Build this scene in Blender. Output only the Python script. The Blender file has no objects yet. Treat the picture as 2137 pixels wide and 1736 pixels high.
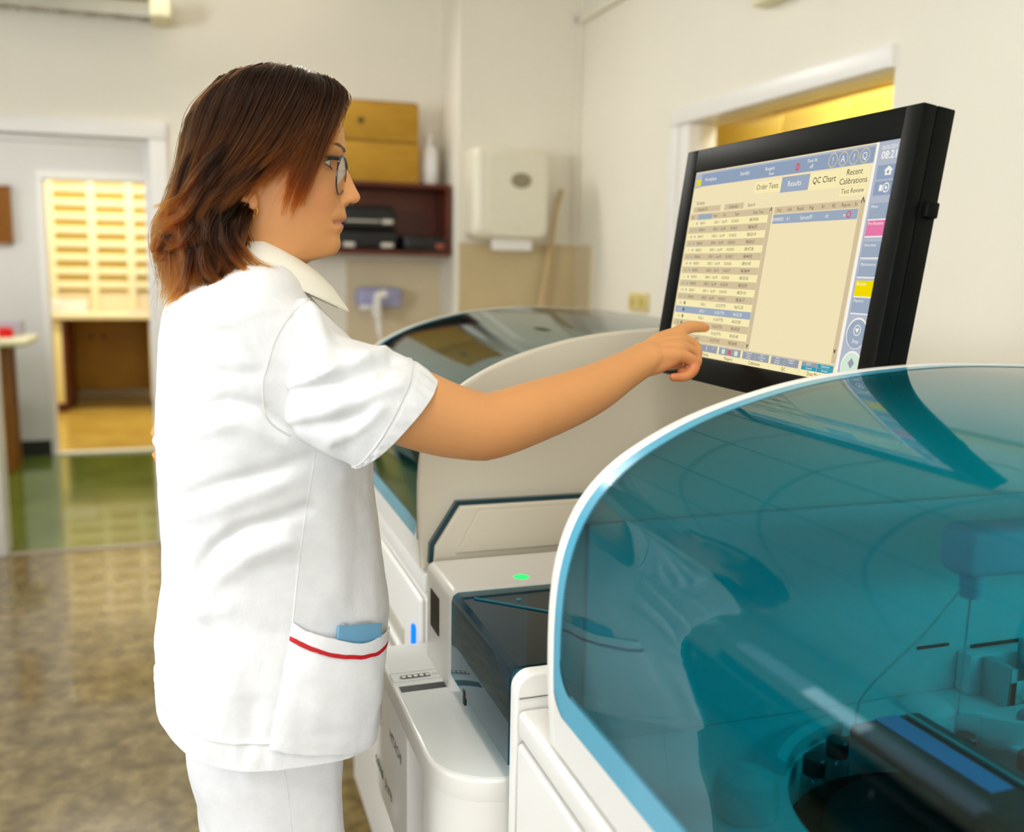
import bpy, bmesh, math, random
import numpy as np
from mathutils import Vector, Matrix
from mathutils.bvhtree import BVHTree
rng = np.random.default_rng(7)
random.seed(7)
scene = bpy.context.scene
COL = scene.collection

# ------------------------------------------------------------------ camera
FPX, CAM_H = 2000.0, 1.43
PITCH, ROLL, YAW = (math.radians(a) for a in (9.0, 1.0, 18.5))
_r0 = np.array([math.cos(YAW), -math.sin(YAW), 0.0]); _f0 = np.array([math.sin(YAW), math.cos(YAW), 0.0]); _z = np.array([0, 0, 1.0])
FWD = _f0 * math.cos(PITCH) - _z * math.sin(PITCH)
_u0 = _f0 * math.sin(PITCH) + _z * math.cos(PITCH)
RGT = _r0 * math.cos(ROLL) + _u0 * math.sin(ROLL)
UPV = _u0 * math.cos(ROLL) - _r0 * math.sin(ROLL)
EYE = np.array([0, 0, CAM_H])
cam_data = bpy.data.cameras.new('camera'); cam = bpy.data.objects.new('camera', cam_data); COL.objects.link(cam)
cam.matrix_world = Matrix(((RGT[0], UPV[0], -FWD[0], 0), (RGT[1], UPV[1], -FWD[1], 0), (RGT[2], UPV[2], -FWD[2], CAM_H), (0, 0, 0, 1)))
cam_data.sensor_fit = 'HORIZONTAL'; cam_data.sensor_width = 36.0; cam_data.lens = FPX / 2137 * 36.0
cam_data.clip_start = 0.02; cam_data.clip_end = 60
cam_data.dof.use_dof = True; cam_data.dof.focus_distance = 1.24; cam_data.dof.aperture_fstop = 2.8
scene.camera = cam

# ------------------------------------------------------------------ world, daylight, exposure
scene.view_settings.view_transform = 'Standard'; scene.view_settings.look = 'None'
scene.view_settings.gamma = 1.0; scene.view_settings.exposure = 0.07; scene.view_settings.use_curve_mapping = False
world = bpy.data.worlds.new('world'); scene.world = world; world.use_nodes = True
world.node_tree.nodes['Background'].inputs[0].default_value = (0.80, 0.90, 1.0, 1)
world.node_tree.nodes['Background'].inputs[1].default_value = 1.2

def area(name, loc, direction, sx, sy, power, color=(1, 1, 1), spread=180):
    d = bpy.data.lights.new(name, 'AREA'); d.shape = 'RECTANGLE'; d.size = sx; d.size_y = sy; d.energy = power; d.color = color
    d.spread = math.radians(spread)
    o = bpy.data.objects.new(name, d); COL.objects.link(o); o.location = loc
    o.rotation_euler = Vector(direction).to_track_quat('-Z', 'Z').to_euler()
    return o
# daylight coming in through the long window of the left wall, and the small window behind the camera
area('daylight', (-2.78, 1.05, 1.85), (1, 0.22, -0.06), 2.7, 1.0, 192, (0.92, 0.96, 1.0))
area('daylight', (-2.78, 3.72, 1.80), (1, 0.0, -0.05), 2.2, .46, 9, (0.92, 0.96, 1.0))  # added dim strip of light, gives the hood a pale mirrored band
area('daylight', (-0.9, -2.22, 1.8), (0.1, 1, -0.1), 1.9, 1.3, 46, (0.93, 0.96, 1.0))
# small added fill light under the near teal hood, brightens its inside from the right
area('hood_fill_light', (1.08, .42, 1.24), (-.25, .35, -1), .3, .08, 1.6, (0.95, 1.0, 1.0))
# light of the ceiling lamp above the gangway
area('ceiling_lamp_light', (.05, .25, 2.855), (0, 0, -1), .26, 1.25, 14, (1.0, 0.98, 0.93))
area('ceiling_lamp_light', (.1, 4.62, 2.855), (.15, -.9, -1), 1.25, .26, 30, (1.0, 0.98, 0.93), 150)  # added unseen fill lamp by the back wall, brightens the far end

# ------------------------------------------------------------------ pixel <-> place
def at(u, v, axis, c):
    """the point of the plane axis = c that the photograph shows at (u, v)"""
    d = FWD + RGT * (u - 1068.5) / FPX - UPV * (v - 868) / FPX
    i = 'XYZ'.index(axis)
    return EYE + d * ((c - EYE[i]) / d[i])
def ray_dir(u, v):
    d = FWD + RGT * (u - 1068.5) / FPX - UPV * (v - 868) / FPX
    return d / np.linalg.norm(d)

# ------------------------------------------------------------------ materials
def lin(h):
    if not isinstance(h, str): return tuple(h)
    c = [int(h[i:i + 2], 16) / 255 for i in (0, 2, 4)]
    return tuple(x / 12.92 if x <= 0.04045 else ((x + 0.055) / 1.055) ** 2.4 for x in c)
MATS = {}
def mat(name, color, rough=0.5, metal=0.0, noise=0.0, nscale=20.0, bump=0.0, bscale=200.0, coat=0.0, spec=0.5, sss=0.0, trans=0.0, emit=0.0, stretch=None):
    if name in MATS: return MATS[name]
    m = bpy.data.materials.new(name); m.use_nodes = True; MATS[name] = m
    nt = m.node_tree; p = nt.nodes['Principled BSDF']; c = lin(color)
    p.inputs['Base Color'].default_value = (*c, 1); p.inputs['Roughness'].default_value = rough
    p.inputs['Metallic'].default_value = metal; p.inputs['Specular IOR Level'].default_value = spec
    p.inputs['Coat Weight'].default_value = coat; p.inputs['Transmission Weight'].default_value = trans
    if sss: p.inputs['Subsurface Weight'].default_value = sss; p.inputs['Subsurface Radius'].default_value = (1, .35, .2); p.inputs['Subsurface Scale'].default_value = 0.008
    if emit: p.inputs['Emission Color'].default_value = (*c, 1); p.inputs['Emission Strength'].default_value = emit
    tc = nt.nodes.new('ShaderNodeTexCoord'); vec = tc.outputs['Object']
    if stretch:
        mp = nt.nodes.new('ShaderNodeMapping'); mp.inputs['Scale'].default_value = stretch; nt.links.new(vec, mp.inputs['Vector']); vec = mp.outputs['Vector']
    n = nt.nodes.new('ShaderNodeTexNoise'); n.inputs['Scale'].default_value = nscale; n.inputs['Detail'].default_value = 4
    nt.links.new(vec, n.inputs['Vector'])
    r = nt.nodes.new('ShaderNodeValToRGB'); a = noise if noise else 0.02
    r.color_ramp.elements[0].position = .3; r.color_ramp.elements[1].position = .7
    r.color_ramp.elements[0].color = (*[x * (1 - a) for x in c], 1); r.color_ramp.elements[1].color = (*[min(1, x * (1 + a)) for x in c], 1)
    nt.links.new(n.outputs['Fac'], r.inputs['Fac']); nt.links.new(r.outputs['Color'], p.inputs['Base Color'])
    if bump:
        n2 = nt.nodes.new('ShaderNodeTexNoise'); n2.inputs['Scale'].default_value = bscale; n2.inputs['Detail'].default_value = 3
        nt.links.new(vec, n2.inputs['Vector'])
        b = nt.nodes.new('ShaderNodeBump'); b.inputs['Strength'].default_value = bump; b.inputs['Distance'].default_value = 0.002
        nt.links.new(n2.outputs['Fac'], b.inputs['Height']); nt.links.new(b.outputs['Normal'], p.inputs['Normal'])
    return m
def mix_mat(name, stops, scale, rough=0.3, detail=6, stretch=None, coat=0.0, bump=0.0, wood=False):
    """a mottled or grained material: noise through a ramp of colours"""
    m = bpy.data.materials.new(name); m.use_nodes = True; MATS[name] = m
    nt = m.node_tree; p = nt.nodes['Principled BSDF']; p.inputs['Roughness'].default_value = rough; p.inputs['Coat Weight'].default_value = coat
    tc = nt.nodes.new('ShaderNodeTexCoord'); mp = nt.nodes.new('ShaderNodeMapping'); nt.links.new(tc.outputs['Object'], mp.inputs['Vector'])
    if stretch: mp.inputs['Scale'].default_value = stretch
    n = nt.nodes.new('ShaderNodeTexNoise'); n.inputs['Scale'].default_value = scale; n.inputs['Detail'].default_value = detail; n.inputs['Roughness'].default_value = .65
    nt.links.new(mp.outputs['Vector'], n.inputs['Vector'])
    r = nt.nodes.new('ShaderNodeValToRGB'); e = r.color_ramp.elements
    while len(e) < len(stops): e.new(0.5)
    for k, (pos, c) in enumerate(stops): e[k].position = pos; e[k].color = (*lin(c), 1)
    nt.links.new(n.outputs['Fac'], r.inputs['Fac']); nt.links.new(r.outputs['Color'], p.inputs['Base Color'])
    if bump:
        b = nt.nodes.new('ShaderNodeBump'); b.inputs['Strength'].default_value = bump; b.inputs['Distance'].default_value = .002
        nt.links.new(n.outputs['Fac'], b.inputs['Height']); nt.links.new(b.outputs['Normal'], p.inputs['Normal'])
    return m
def glass_mat(name, tint, f0=0.05, rough=0.0, gain=0.95):
    """tinted acrylic sheet: see-through colour with a mirror coat that grows at grazing angles"""
    m = bpy.data.materials.new(name); m.use_nodes = True; MATS[name] = m; nt = m.node_tree
    for x in list(nt.nodes): nt.nodes.remove(x)
    out = nt.nodes.new('ShaderNodeOutputMaterial'); mx = nt.nodes.new('ShaderNodeMixShader')
    t = nt.nodes.new('ShaderNodeBsdfTransparent'); t.inputs[0].default_value = (*lin(tint), 1)
    g = nt.nodes.new('ShaderNodeBsdfGlossy'); g.inputs['Roughness'].default_value = rough
    lw = nt.nodes.new('ShaderNodeLayerWeight'); lw.inputs['Blend'].default_value = 0.5
    pw = nt.nodes.new('ShaderNodeMath'); pw.operation = 'POWER'; pw.inputs[1].default_value = 4.5
    ma = nt.nodes.new('ShaderNodeMath'); ma.operation = 'MULTIPLY_ADD'; ma.inputs[1].default_value = gain - f0; ma.inputs[2].default_value = f0
    nt.links.new(lw.outputs['Facing'], pw.inputs[0]); nt.links.new(pw.outputs[0], ma.inputs[0]); nt.links.new(ma.outputs[0], mx.inputs[0])
    nt.links.new(t.outputs[0], mx.inputs[1]); nt.links.new(g.outputs[0], mx.inputs[2]); nt.links.new(mx.outputs[0], out.inputs[0])
    return m
def emit_mat(name, color, s=1.0):
    if name in MATS: return MATS[name]
    m = bpy.data.materials.new(name); m.use_nodes = True; MATS[name] = m; nt = m.node_tree
    for x in list(nt.nodes): nt.nodes.remove(x)
    o = nt.nodes.new('ShaderNodeOutputMaterial'); e = nt.nodes.new('ShaderNodeEmission')
    e.inputs[0].default_value = (*lin(color), 1); e.inputs[1].default_value = s; nt.links.new(e.outputs[0], o.inputs[0])
    return m

# ------------------------------------------------------------------ objects
WLOC = {}
def origin_of(o):
    return WLOC.get(o.name, (0, 0, 0)) if o else (0, 0, 0)
def tag(o, label, cat, group=None):
    o['label'] = label; o['category'] = cat
    if group: o['group'] = group
    return o
def thing(name, label, cat, loc, group=None):
    o = bpy.data.objects.new(name, None); COL.objects.link(o); o.location = loc; o.empty_display_size = 0.05
    WLOC[o.name] = tuple(loc)
    return tag(o, label, cat, group)
class MB:
    """collects shapes given in world coordinates; build() links them as ONE mesh object"""
    def __init__(s): s.v = []; s.f = []; s.m = []; s.mats = []
    def mi(s, m):
        if m not in s.mats: s.mats.append(m)
        return s.mats.index(m)
    def add(s, vs, fs, m):
        k = len(s.v); i = s.mi(m); s.v.extend([tuple(float(c) for c in p) for p in vs])
        for f in fs: s.f.append([a + k for a in f]); s.m.append(i)
        return s
    def from_bm(s, bm, m):
        bm.verts.ensure_lookup_table(); bm.verts.index_update()
        s.add([v.co[:] for v in bm.verts], [[v.index for v in f.verts] for f in bm.faces], m); bm.free(); return s
    def box(s, lo, hi, m, bev=0.0, seg=3, M=None):
        bm = bmesh.new(); bmesh.ops.create_cube(bm, size=1.0)
        lo, hi = np.array(lo, float), np.array(hi, float)
        for v in bm.verts: v.co = Vector((lo + hi) / 2 + np.array(v.co) * (hi - lo))
        if bev: bmesh.ops.bevel(bm, geom=list(bm.edges), offset=bev, segments=seg, profile=0.5, affect='EDGES')
        if M is not None: bm.transform(M)
        return s.from_bm(bm, m)
    def tube(s, pts, r, m, n=10, caps=True, closed=False):
        pts = [np.array(p, float) for p in pts]; N = len(pts); rs = r if hasattr(r, '__len__') else [r] * N
        vs = []; up = None
        for k in range(N):
            a = pts[(k - 1) % N] if (closed or k > 0) else pts[k]; b = pts[(k + 1) % N] if (closed or k < N - 1) else pts[k]
            t = b - a; t /= np.linalg.norm(t) + 1e-12
            if up is None: up = np.array([0, 0, 1.0]) if abs(t[2]) < .9 else np.array([1.0, 0, 0])
            x = up - t * (up @ t); x /= np.linalg.norm(x) + 1e-12; up = x; y = np.cross(t, x)
            for j in range(n):
                a_ = 2 * math.pi * j / n; vs.append(pts[k] + rs[k] * (x * math.cos(a_) + y * math.sin(a_)))
        fs = []
        for k in range(N if closed else N - 1):
            k2 = (k + 1) % N
            for j in range(n): fs.append([k * n + j, k * n + (j + 1) % n, k2 * n + (j + 1) % n, k2 * n + j])
        if caps and not closed: fs.append(list(range(n))[::-1]); fs.append([(N - 1) * n + j for j in range(n)])
        return s.add(vs, fs, m)
    def loft(s, rings, m, cap0=True, cap1=True, closed=True):
        n = len(rings[0]); vs = [p for r in rings for p in r]; fs = []
        for k in range(len(rings) - 1):
            for j in range(n if closed else n - 1): fs.append([k * n + j, k * n + (j + 1) % n, (k + 1) * n + (j + 1) % n, (k + 1) * n + j])
        if cap0: fs.append(list(range(n))[::-1])
        if cap1: fs.append([(len(rings) - 1) * n + j for j in range(n)])
        return s.add(vs, fs, m)
    def prism(s, poly, axis, a, b, m, bev=0.0, seg=3, holes=None):
        """extrude a 2D polygon along an axis; the polygon's coordinates are the two other axes in order"""
        i = 'XYZ'.index(axis); o = [k for k in range(3) if k != i]
        bm = bmesh.new(); lay = []
        for c in (a, b):
            row = []
            for p in poly:
                q = [0, 0, 0]; q[i] = c; q[o[0]] = p[0]; q[o[1]] = p[1]; row.append(bm.verts.new(q))
            lay.append(row)
        n = len(poly); f0 = bm.faces.new(lay[0]); f1 = bm.faces.new(lay[1][::-1])
        for k in range(n): bm.faces.new([lay[0][k], lay[1][k], lay[1][(k + 1) % n], lay[0][(k + 1) % n]])
        bmesh.ops.recalc_face_normals(bm, faces=bm.faces[:])
        if bev:
            es = list({e for f in (f0, f1) for e in f.edges})
            bmesh.ops.bevel(bm, geom=es, offset=bev, segments=seg, profile=0.5, affect='EDGES')
        return s.from_bm(bm, m)
    def lathe(s, prof, c, m, axis='Z', n=32):
        i = 'XYZ'.index(axis); o = [(i + 1) % 3, (i + 2) % 3]; rings = []
        for r, h in prof:
            ring = []
            for j in range(n):
                q = [0, 0, 0]; t = 2 * math.pi * j / n; q[i] = c[i] + h; q[o[0]] = c[o[0]] + r * math.cos(t); q[o[1]] = c[o[1]] + r * math.sin(t); ring.append(q)
            rings.append(ring)
        return s.loft(rings, m)
    def quad(s, a, b, c, d, m): return s.add([a, b, c, d], [[0, 1, 2, 3]], m)
    def build(s, name, parent=None, angle=35, normals=True, loc=None):
        org = origin_of(parent) if parent is not None else (loc if loc is not None else (0, 0, 0))
        me = bpy.data.meshes.new(name)
        me.from_pydata([(x - org[0], y - org[1], z - org[2]) for x, y, z in s.v], [], s.f)
        for m in s.mats: me.materials.append(m)
        me.polygons.foreach_set('material_index', s.m)
        if normals:
            bm = bmesh.new(); bm.from_mesh(me); bmesh.ops.recalc_face_normals(bm, faces=bm.faces[:]); bm.to_mesh(me); bm.free()
        me.polygons.foreach_set('use_smooth', [True] * len(me.polygons)); me.update()
        me.set_sharp_from_angle(angle=math.radians(angle))
        o = bpy.data.objects.new(name, me); COL.objects.link(o)
        if parent is not None: o.parent = parent
        else: o.location = org
        WLOC[o.name] = tuple(org)
        return o
def struct(name, mb, **k):
    o = mb.build(name, **k); o['kind'] = 'structure'; return o
def rrect(x0, y0, x1, y1, r, n=6):
    """rounded rectangle outline; r is one radius or four (x0y0, x1y0, x1y1, x0y1)"""
    r = r if hasattr(r, '__len__') else [r] * 4; out = []
    for (cx, cy, a0), q in zip(((x0, y0, 180), (x1, y0, 270), (x1, y1, 0), (x0, y1, 90)), r):
        sx = 1 if cx == x0 else -1; sy = 1 if cy == y0 else -1
        if q <= 0: out.append((cx, cy)); continue
        for k in range(n + 1):
            t = math.radians(a0 + 90 * k / n); out.append((cx + sx * q + q * math.cos(t), cy + sy * q + q * math.sin(t)))
    return out
def catmull(P, n=8, closed=False):
    P = [np.array(p, float) for p in P]; out = []; N = len(P)
    for i in range(N if closed else N - 1):
        p1, p2 = P[i], P[(i + 1) % N]; p0 = P[i - 1] if (closed or i > 0) else 2 * p1 - p2; p3 = P[(i + 2) % N] if (closed or i < N - 2) else 2 * p2 - p1
        for k in range(n):
            t = k / n; out.append(0.5 * (2 * p1 + (p2 - p0) * t + (2 * p0 - 5 * p1 + 4 * p2 - p3) * t * t + (3 * p1 - p0 - 3 * p2 + p3) * t ** 3))
    if not closed: out.append(P[-1])
    return out
def text_faces(txt, size=1.0, bold=False):
    """triangulated outline of a word in the built-in font, unit height, as (verts, faces, width)"""
    cu = bpy.data.curves.new('glyphs', 'FONT'); cu.body = txt; cu.size = size; cu.resolution_u = 2
    if bold: cu.offset = 0.018 * size
    ob = bpy.data.objects.new('glyphs', cu); me = ob.to_mesh()
    vs = [tuple(v.co) for v in me.vertices]; fs = [list(p.vertices) for p in me.polygons]
    ob.to_mesh_clear(); bpy.data.objects.remove(ob); bpy.data.curves.remove(cu)
    w = max((v[0] for v in vs), default=0)
    return vs, fs, w
def put_text(mb, txt, org, ex, ey, size, m, align='l', bold=False, squeeze=1.0):
    """lay a word on the plane spanned by ex, ey at org"""
    vs, fs, w = text_faces(txt, size, bold); org, ex, ey = (np.array(a, float) for a in (org, ex, ey))
    off = {'l': 0, 'c': -w / 2, 'r': -w}[align]
    mb.add([org + ex * (x + off) * squeeze + ey * y for x, y, z in vs], fs, m)
    return w
# ------------------------------------------------------------------ palette
wall_m = mat('wall_paint', 'f0eada', .75, noise=.015, nscale=3, bump=.05, bscale=60)
wall_c = mat('corridor_paint', 'dcdad6', .75, noise=.02, nscale=3)
frame_m = mat('gloss_white_paint', 'f1eee8', .35, noise=.01)
tile_m = mat('beige_tile', 'd6c6a4', .3, noise=.03, nscale=6)
tile2_m = mat('tan_tile', 'cdb98e', .3, noise=.04, nscale=6)
wood_dark = mix_mat('red_brown_wood', [(.3, '2a0d05'), (.6, '6e2c0c'), (.8, '8a3d12')], 6, .4, stretch=(3, 3, 25))
wood_mid = mix_mat('honey_wood', [(.3, '7c4708'), (.7, 'a4660f')], 5, .45, stretch=(12, 12, 1))
yellow_m = mat('yellow_paint', 'e8ca5e', .5, noise=.04, nscale=4)
cream_m = mat('cream_laminate', 'efe6bd', .45, noise=.02)
black_m = mat('black_plastic', '0c0c10', .45, noise=.1)
white_p = mat('white_plastic', 'f3f0ea', .35, noise=.01)
card_m = mix_mat('cardboard', [(.3, 'b0801c'), (.7, 'c7972d')], 8, .8, stretch=(1, 1, 6))
blue_m = mat('blue_card', '3f66b0', .5, noise=.05)
red_m = mat('red_plastic', 'e0060a', .4, noise=.05)

XR, YB, YP, XP, XL, YF, ZC = 1.874, 5.0, 4.623, 1.255, -2.6, -2.0, 2.95
T = 0.12
# floors
fl = mix_mat('mottled_brown_vinyl', [(.22, '3c3018'), (.42, '67572f'), (.58, '877548'), (.78, 'a69566')], 14, .2, detail=9, coat=.5)
fg = mix_mat('green_vinyl', [(.3, '485c1c'), (.7, '667a2a')], 3, .16, coat=.4)
fy = mix_mat('ochre_vinyl', [(.3, 'c09a3e'), (.7, 'd8b75a')], 3, .25, coat=.2)
struct('floor', MB().box((XL - T, YF - T, -.1), (XR + T, 5.06, 0), fl))
struct('floor_corridor', MB().box((-3.2, 5.06, -.1), (1.9, 7.62, 0), fg))
struct('floor_office', MB().box((-2.6, 7.62, -.1), (1.2, 10.9, 0), fy))
struct('trim_1', MB().box((-.885, 4.985, 0), (-.167, 5.025, .006), mat('grey_strip', 'a39884', .4), .002))
struct('trim_2', MB().box((-.985, 7.53, 0), (-.1, 7.63, .012), mat('white_strip', 'e6e2d0', .4), .003))
# ceiling of square panels
def grid_mat():
    m = bpy.data.materials.new('ceiling_panels'); m.use_nodes = True; nt = m.node_tree; p = nt.nodes['Principled BSDF']
    tc = nt.nodes.new('ShaderNodeTexCoord'); b = nt.nodes.new('ShaderNodeTexBrick'); b.offset = 0
    b.inputs['Color1'].default_value = (*lin('e6dfcf'), 1); b.inputs['Color2'].default_value = (*lin('e3dccb'), 1); b.inputs['Mortar'].default_value = (*lin('8d8a80'), 1)
    b.inputs['Scale'].default_value = 1; b.inputs['Brick Width'].default_value = .6; b.inputs['Row Height'].default_value = .6; b.inputs['Mortar Size'].default_value = .012
    nt.links.new(tc.outputs['Object'], b.inputs['Vector']); nt.links.new(b.outputs['Color'], p.inputs['Base Color']); p.inputs['Roughness'].default_value = .8
    return m
struct('ceiling', MB().box((XL - T, YF - T, ZC), (XR + T, YB + T, ZC + .1), grid_mat()))
struct('ceiling_corridor', MB().box((-3.2, YB + T, 2.7), (1.9, 7.56, 2.8), wall_c))
struct('ceiling_office', MB().box((-2.6, 7.66, 2.7), (1.2, 10.9, 2.8), wall_m))
# walls, each one mesh with its openings left out
def pierced(mb, axis, a, b, u0, u1, z0, z1, holes, m):
    """wall slab between a and b on axis, spanning u0..u1 and z0..z1, with rectangular openings (u0,u1,z0,z1)"""
    def put(p, q, r, s):
        if q - p < 1e-4 or s - r < 1e-4: return
        lo, hi = ((a, p, r), (b, q, s)) if axis == 'X' else ((p, a, r), (q, b, s)); mb.box(lo, hi, m)
    cur = u0
    for h in sorted(holes):
        put(cur, h[0], z0, z1); put(h[0], h[1], z0, h[2]); put(h[0], h[1], h[3], z1); cur = h[1]
    put(cur, u1, z0, z1); return mb
struct('wall_left', pierced(MB(), 'X', XL - T, XL, YF - T, YB + T, 0, ZC, [(-.35, 2.45, 1.3, 2.4), (2.62, 4.82, 1.56, 2.04)], wall_m))
struct('wall_front', pierced(MB(), 'Y', YF - T, YF, XL, XR, 0, ZC, [(-1.9, .1, 1.0, 2.5)], wall_m))
struct('wall_right', pierced(MB(), 'X', XR, XR + T, YF - T, YB + T, 0, ZC, [(2.304, 3.609, .999, 2.051)], wall_m))
struct('wall_back', pierced(MB(), 'Y', YB, YB + T, XL, XR, 0, ZC, [(-.885, -.167, 0, 1.985)], wall_m))
struct('wall_pillar', MB().box((XP, YP, 0), (XR, YB, ZC), wall_m))
mb = MB()
for y in (-.35, .56, 1.47, 2.39): mb.box((XL - .09, y, 1.36), (XL - .03, y + .06, 2.34), frame_m, .005)
mb.box((XL - .09, -.35, 1.3), (XL - .03, 2.45, 1.36), frame_m, .005); mb.box((XL - .09, -.35, 2.34), (XL - .03, 2.45, 2.4), frame_m, .005)
mb.box((XL - .12, -.4, 1.25), (XL + .12, 2.5, 1.298), frame_m, .01)
struct('window_2', mb)
mb = MB()
for y in (2.62, 4.78): mb.box((XL - .09, y, 1.60), (XL - .03, y + .04, 2.0), frame_m, .004)
for z in (1.56, 2.0): mb.box((XL - .09, 2.62, z), (XL - .03, 4.82, z + .04), frame_m, .004)
struct('window_4_added', mb)  # added strip window, put in for the pale band mirrored in the hood
mb = MB()
for lo, hi in (((-1.9, 1.0), (-1.84, 2.5)), ((.04, 1.0), (.1, 2.5)), ((-1.9, 1.0), (.1, 1.06)), ((-1.9, 2.44), (.1, 2.5)), ((-.93, 1.0), (-.87, 2.5))):
    mb.box((lo[0], YF - .09, lo[1]), (hi[0], YF - .03, hi[1]), frame_m, .005)
struct('window_3', mb)
# door frame in the back wall
mb = MB()
mb.box((-.96, 4.975, 0), (-.884, YB + T + .02, 1.984), frame_m, .004); mb.box((-.168, 4.975, 0), (-.088, YB + T + .02, 1.984), frame_m, .004)
mb.box((-.96, 4.972, 1.984), (-.088, YB + T + .022, 2.06), frame_m, .004); mb.box((-.883, 5.05, 1.955), (-.169, 5.09, 1.983), frame_m, .004); mb.box((-.198, 5.05, 0), (-.169, 5.09, 1.954), frame_m, .004)
struct('door_1', mb)
# corridor and office
struct('wall_corridor', pierced(MB(), 'Y', 7.56, 7.66, -3.2, 1.9, 0, 2.7, [(-.985, -.1, 0, 1.985)], wall_c))
struct('wall_corridor_left', MB().box((-3.3, YB + T, 0), (-3.2, 7.56, 2.7), wall_c))
struct('wall_corridor_right', MB().box((1.8, YB + T, 0), (1.9, 7.56, 2.7), wall_c))
struct('baseboard_corridor', MB().box((-3.2, 7.545, 0), (-.985, 7.56, .11), mat('dark_skirting', '1d2018', .5)))
mb = MB()
for lo, hi in (((-1.0, 7.54, 0), (-.96, 7.68, 1.959)), ((-.125, 7.54, 0), (-.085, 7.68, 1.959)), ((-1.002, 7.538, 1.96), (-.083, 7.682, 2.02))): mb.box(lo, hi, frame_m, .006)
struct('door_2', mb)
struct('wall_office', MB().box((-2.6, 10.8, 0), (1.2, 10.9, 2.7), wall_m))
struct('wall_office_left', MB().box((-2.6, 7.66, 0), (-2.5, 10.8, 2.7), wall_m))
struct('wall_office_right', MB().box((.8, 7.66, 0), (.9, 10.8, 2.7), wall_m))
area('corridor_lamp_light', (-.7, 6.2, 2.66), (0, 0, -1), 1.2, .3, 26, (1, .97, .93))
area('corridor_daylight', (-3.1, 6.4, 1.7), (1, .35, -.1), 1.2, 1.2, 22, (.96, .97, 1.0))
area('office_lamp_light', (-.7, 9.0, 2.66), (0, 0, -1), 1.4, .4, 50, (1, .93, .78))
# tiles, conduit
struct('trim_3', MB().box((.76, YB - .008, .9), (XP, YB, 1.437), tile_m))
struct('trim_4', MB().box((XP, YP - .008, .9), (XR, YP, 1.53), tile2_m))
struct('trim_5', MB().box((XR - .008, 4.41, .9), (XR, YP, 1.53), tile_m))
struct('trim_6', MB().box((XR - .03, 2.2, 2.60), (XR, YP, 2.635), wall_m, .004).box((XR - .03, YP - .025, 1.53), (XR, YP, 2.635), wall_m, .004))
# hatch in the right wall with the yellow store room behind
mb = MB()
mb.box((XR - .018, 2.305, 1.988), (XR + T + .01, 3.61, 2.052), frame_m, .004); mb.box((XR - .016, 3.541, 1.0), (XR + T + .008, 3.608, 1.987), frame_m, .004)
mb.box((XR - .004, 3.47, 1.0), (XR + T, 3.5405, 1.9875), frame_m, .003); mb.box((XR - .03, 2.29, .94), (XR + T + .01, 3.61, .999), frame_m, .006)
mb.box((XR + .05, 2.306, 1.0), (XR + .055, 3.469, 1.987), glass_mat('clear_pane', 'fbfbf8', .03))
struct('window_1', mb)
struct('wall_store', MB().box((3.3, 1.2, 0), (3.4, 5.2, 2.7), yellow_m).box((XR + T, 5.1, 0), (3.3, 5.2, 2.7), yellow_m).box((XR + T, 1.2, 0), (3.3, 1.3, 2.7), yellow_m))
struct('ceiling_store', MB().box((XR + T, 1.2, 2.7), (3.4, 5.2, 2.8), yellow_m))
struct('floor_store', MB().box((XR + T, 1.2, -.1), (3.4, 5.2, 0), fy))
area('store_lamp_light', (2.4, 3.0, 2.66), (0, 0, -1), .9, .9, 30, (.95, .97, .9))
t = thing('cupboard', 'tall yellow cupboard seen through the hatch above the black monitor', 'cupboard', (2.75, 3.6, 0))
MB().box((2.55, 2.9, 0), (2.95, 4.3, 2.12), yellow_m, .004).build('carcass', t)
for k, y in enumerate((2.905, 3.375, 3.84)):
    d = MB().box((2.528, y, .06), (2.549, y + .45, 2.1), yellow_m, .004).build('door', t)
    MB().tube([(2.528, y + .41, 1.1), (2.505, y + .41, 1.1), (2.505, y + .41, 1.22), (2.528, y + .41, 1.22)], .005, white_p).build('handle', d)

# ------------------------------------------------------------------ things on the walls of the room
t = thing('wall_lamp', 'long fluorescent lamp with grey louvre high above the left doorway', 'lamp', (-.7, 4.9, 2.5))
MB().box((-1.75, 4.86, 2.545), (-.13, 5.0, 2.60), mat('lamp_grey', '8f8763', .5), .004).build('housing', t)
MB().box((-.135, 4.77, 2.49), (-.045, 4.99, 2.575), cream_m, .012).build('end_cap', t)
mb = MB(); lou = mat('louvre', 'b8b4a4', .3, metal=.4)
for k in range(14): mb.box((-1.72 + k * .115, 4.79, 2.497), (-1.715 + k * .115, 4.93, 2.548), lou)
mb.box((-1.73, 4.78, 2.49), (-.13, 4.786, 2.55), lou); mb.build('louvre', t)
MB().tube([(-1.73, 4.87, 2.522), (-.14, 4.87, 2.522)], .012, white_p).build('tube', t)
tag(MB().box((XR - .07, 1.6, 2.29), (XR - .001, 2.96, 2.37), cream_m, .012).build('cable_trunk', loc=(XR, 2.3, 2.33)), 'cream cable trunk end on the right wall, cut by the top of the picture', 'cable trunk')

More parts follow.
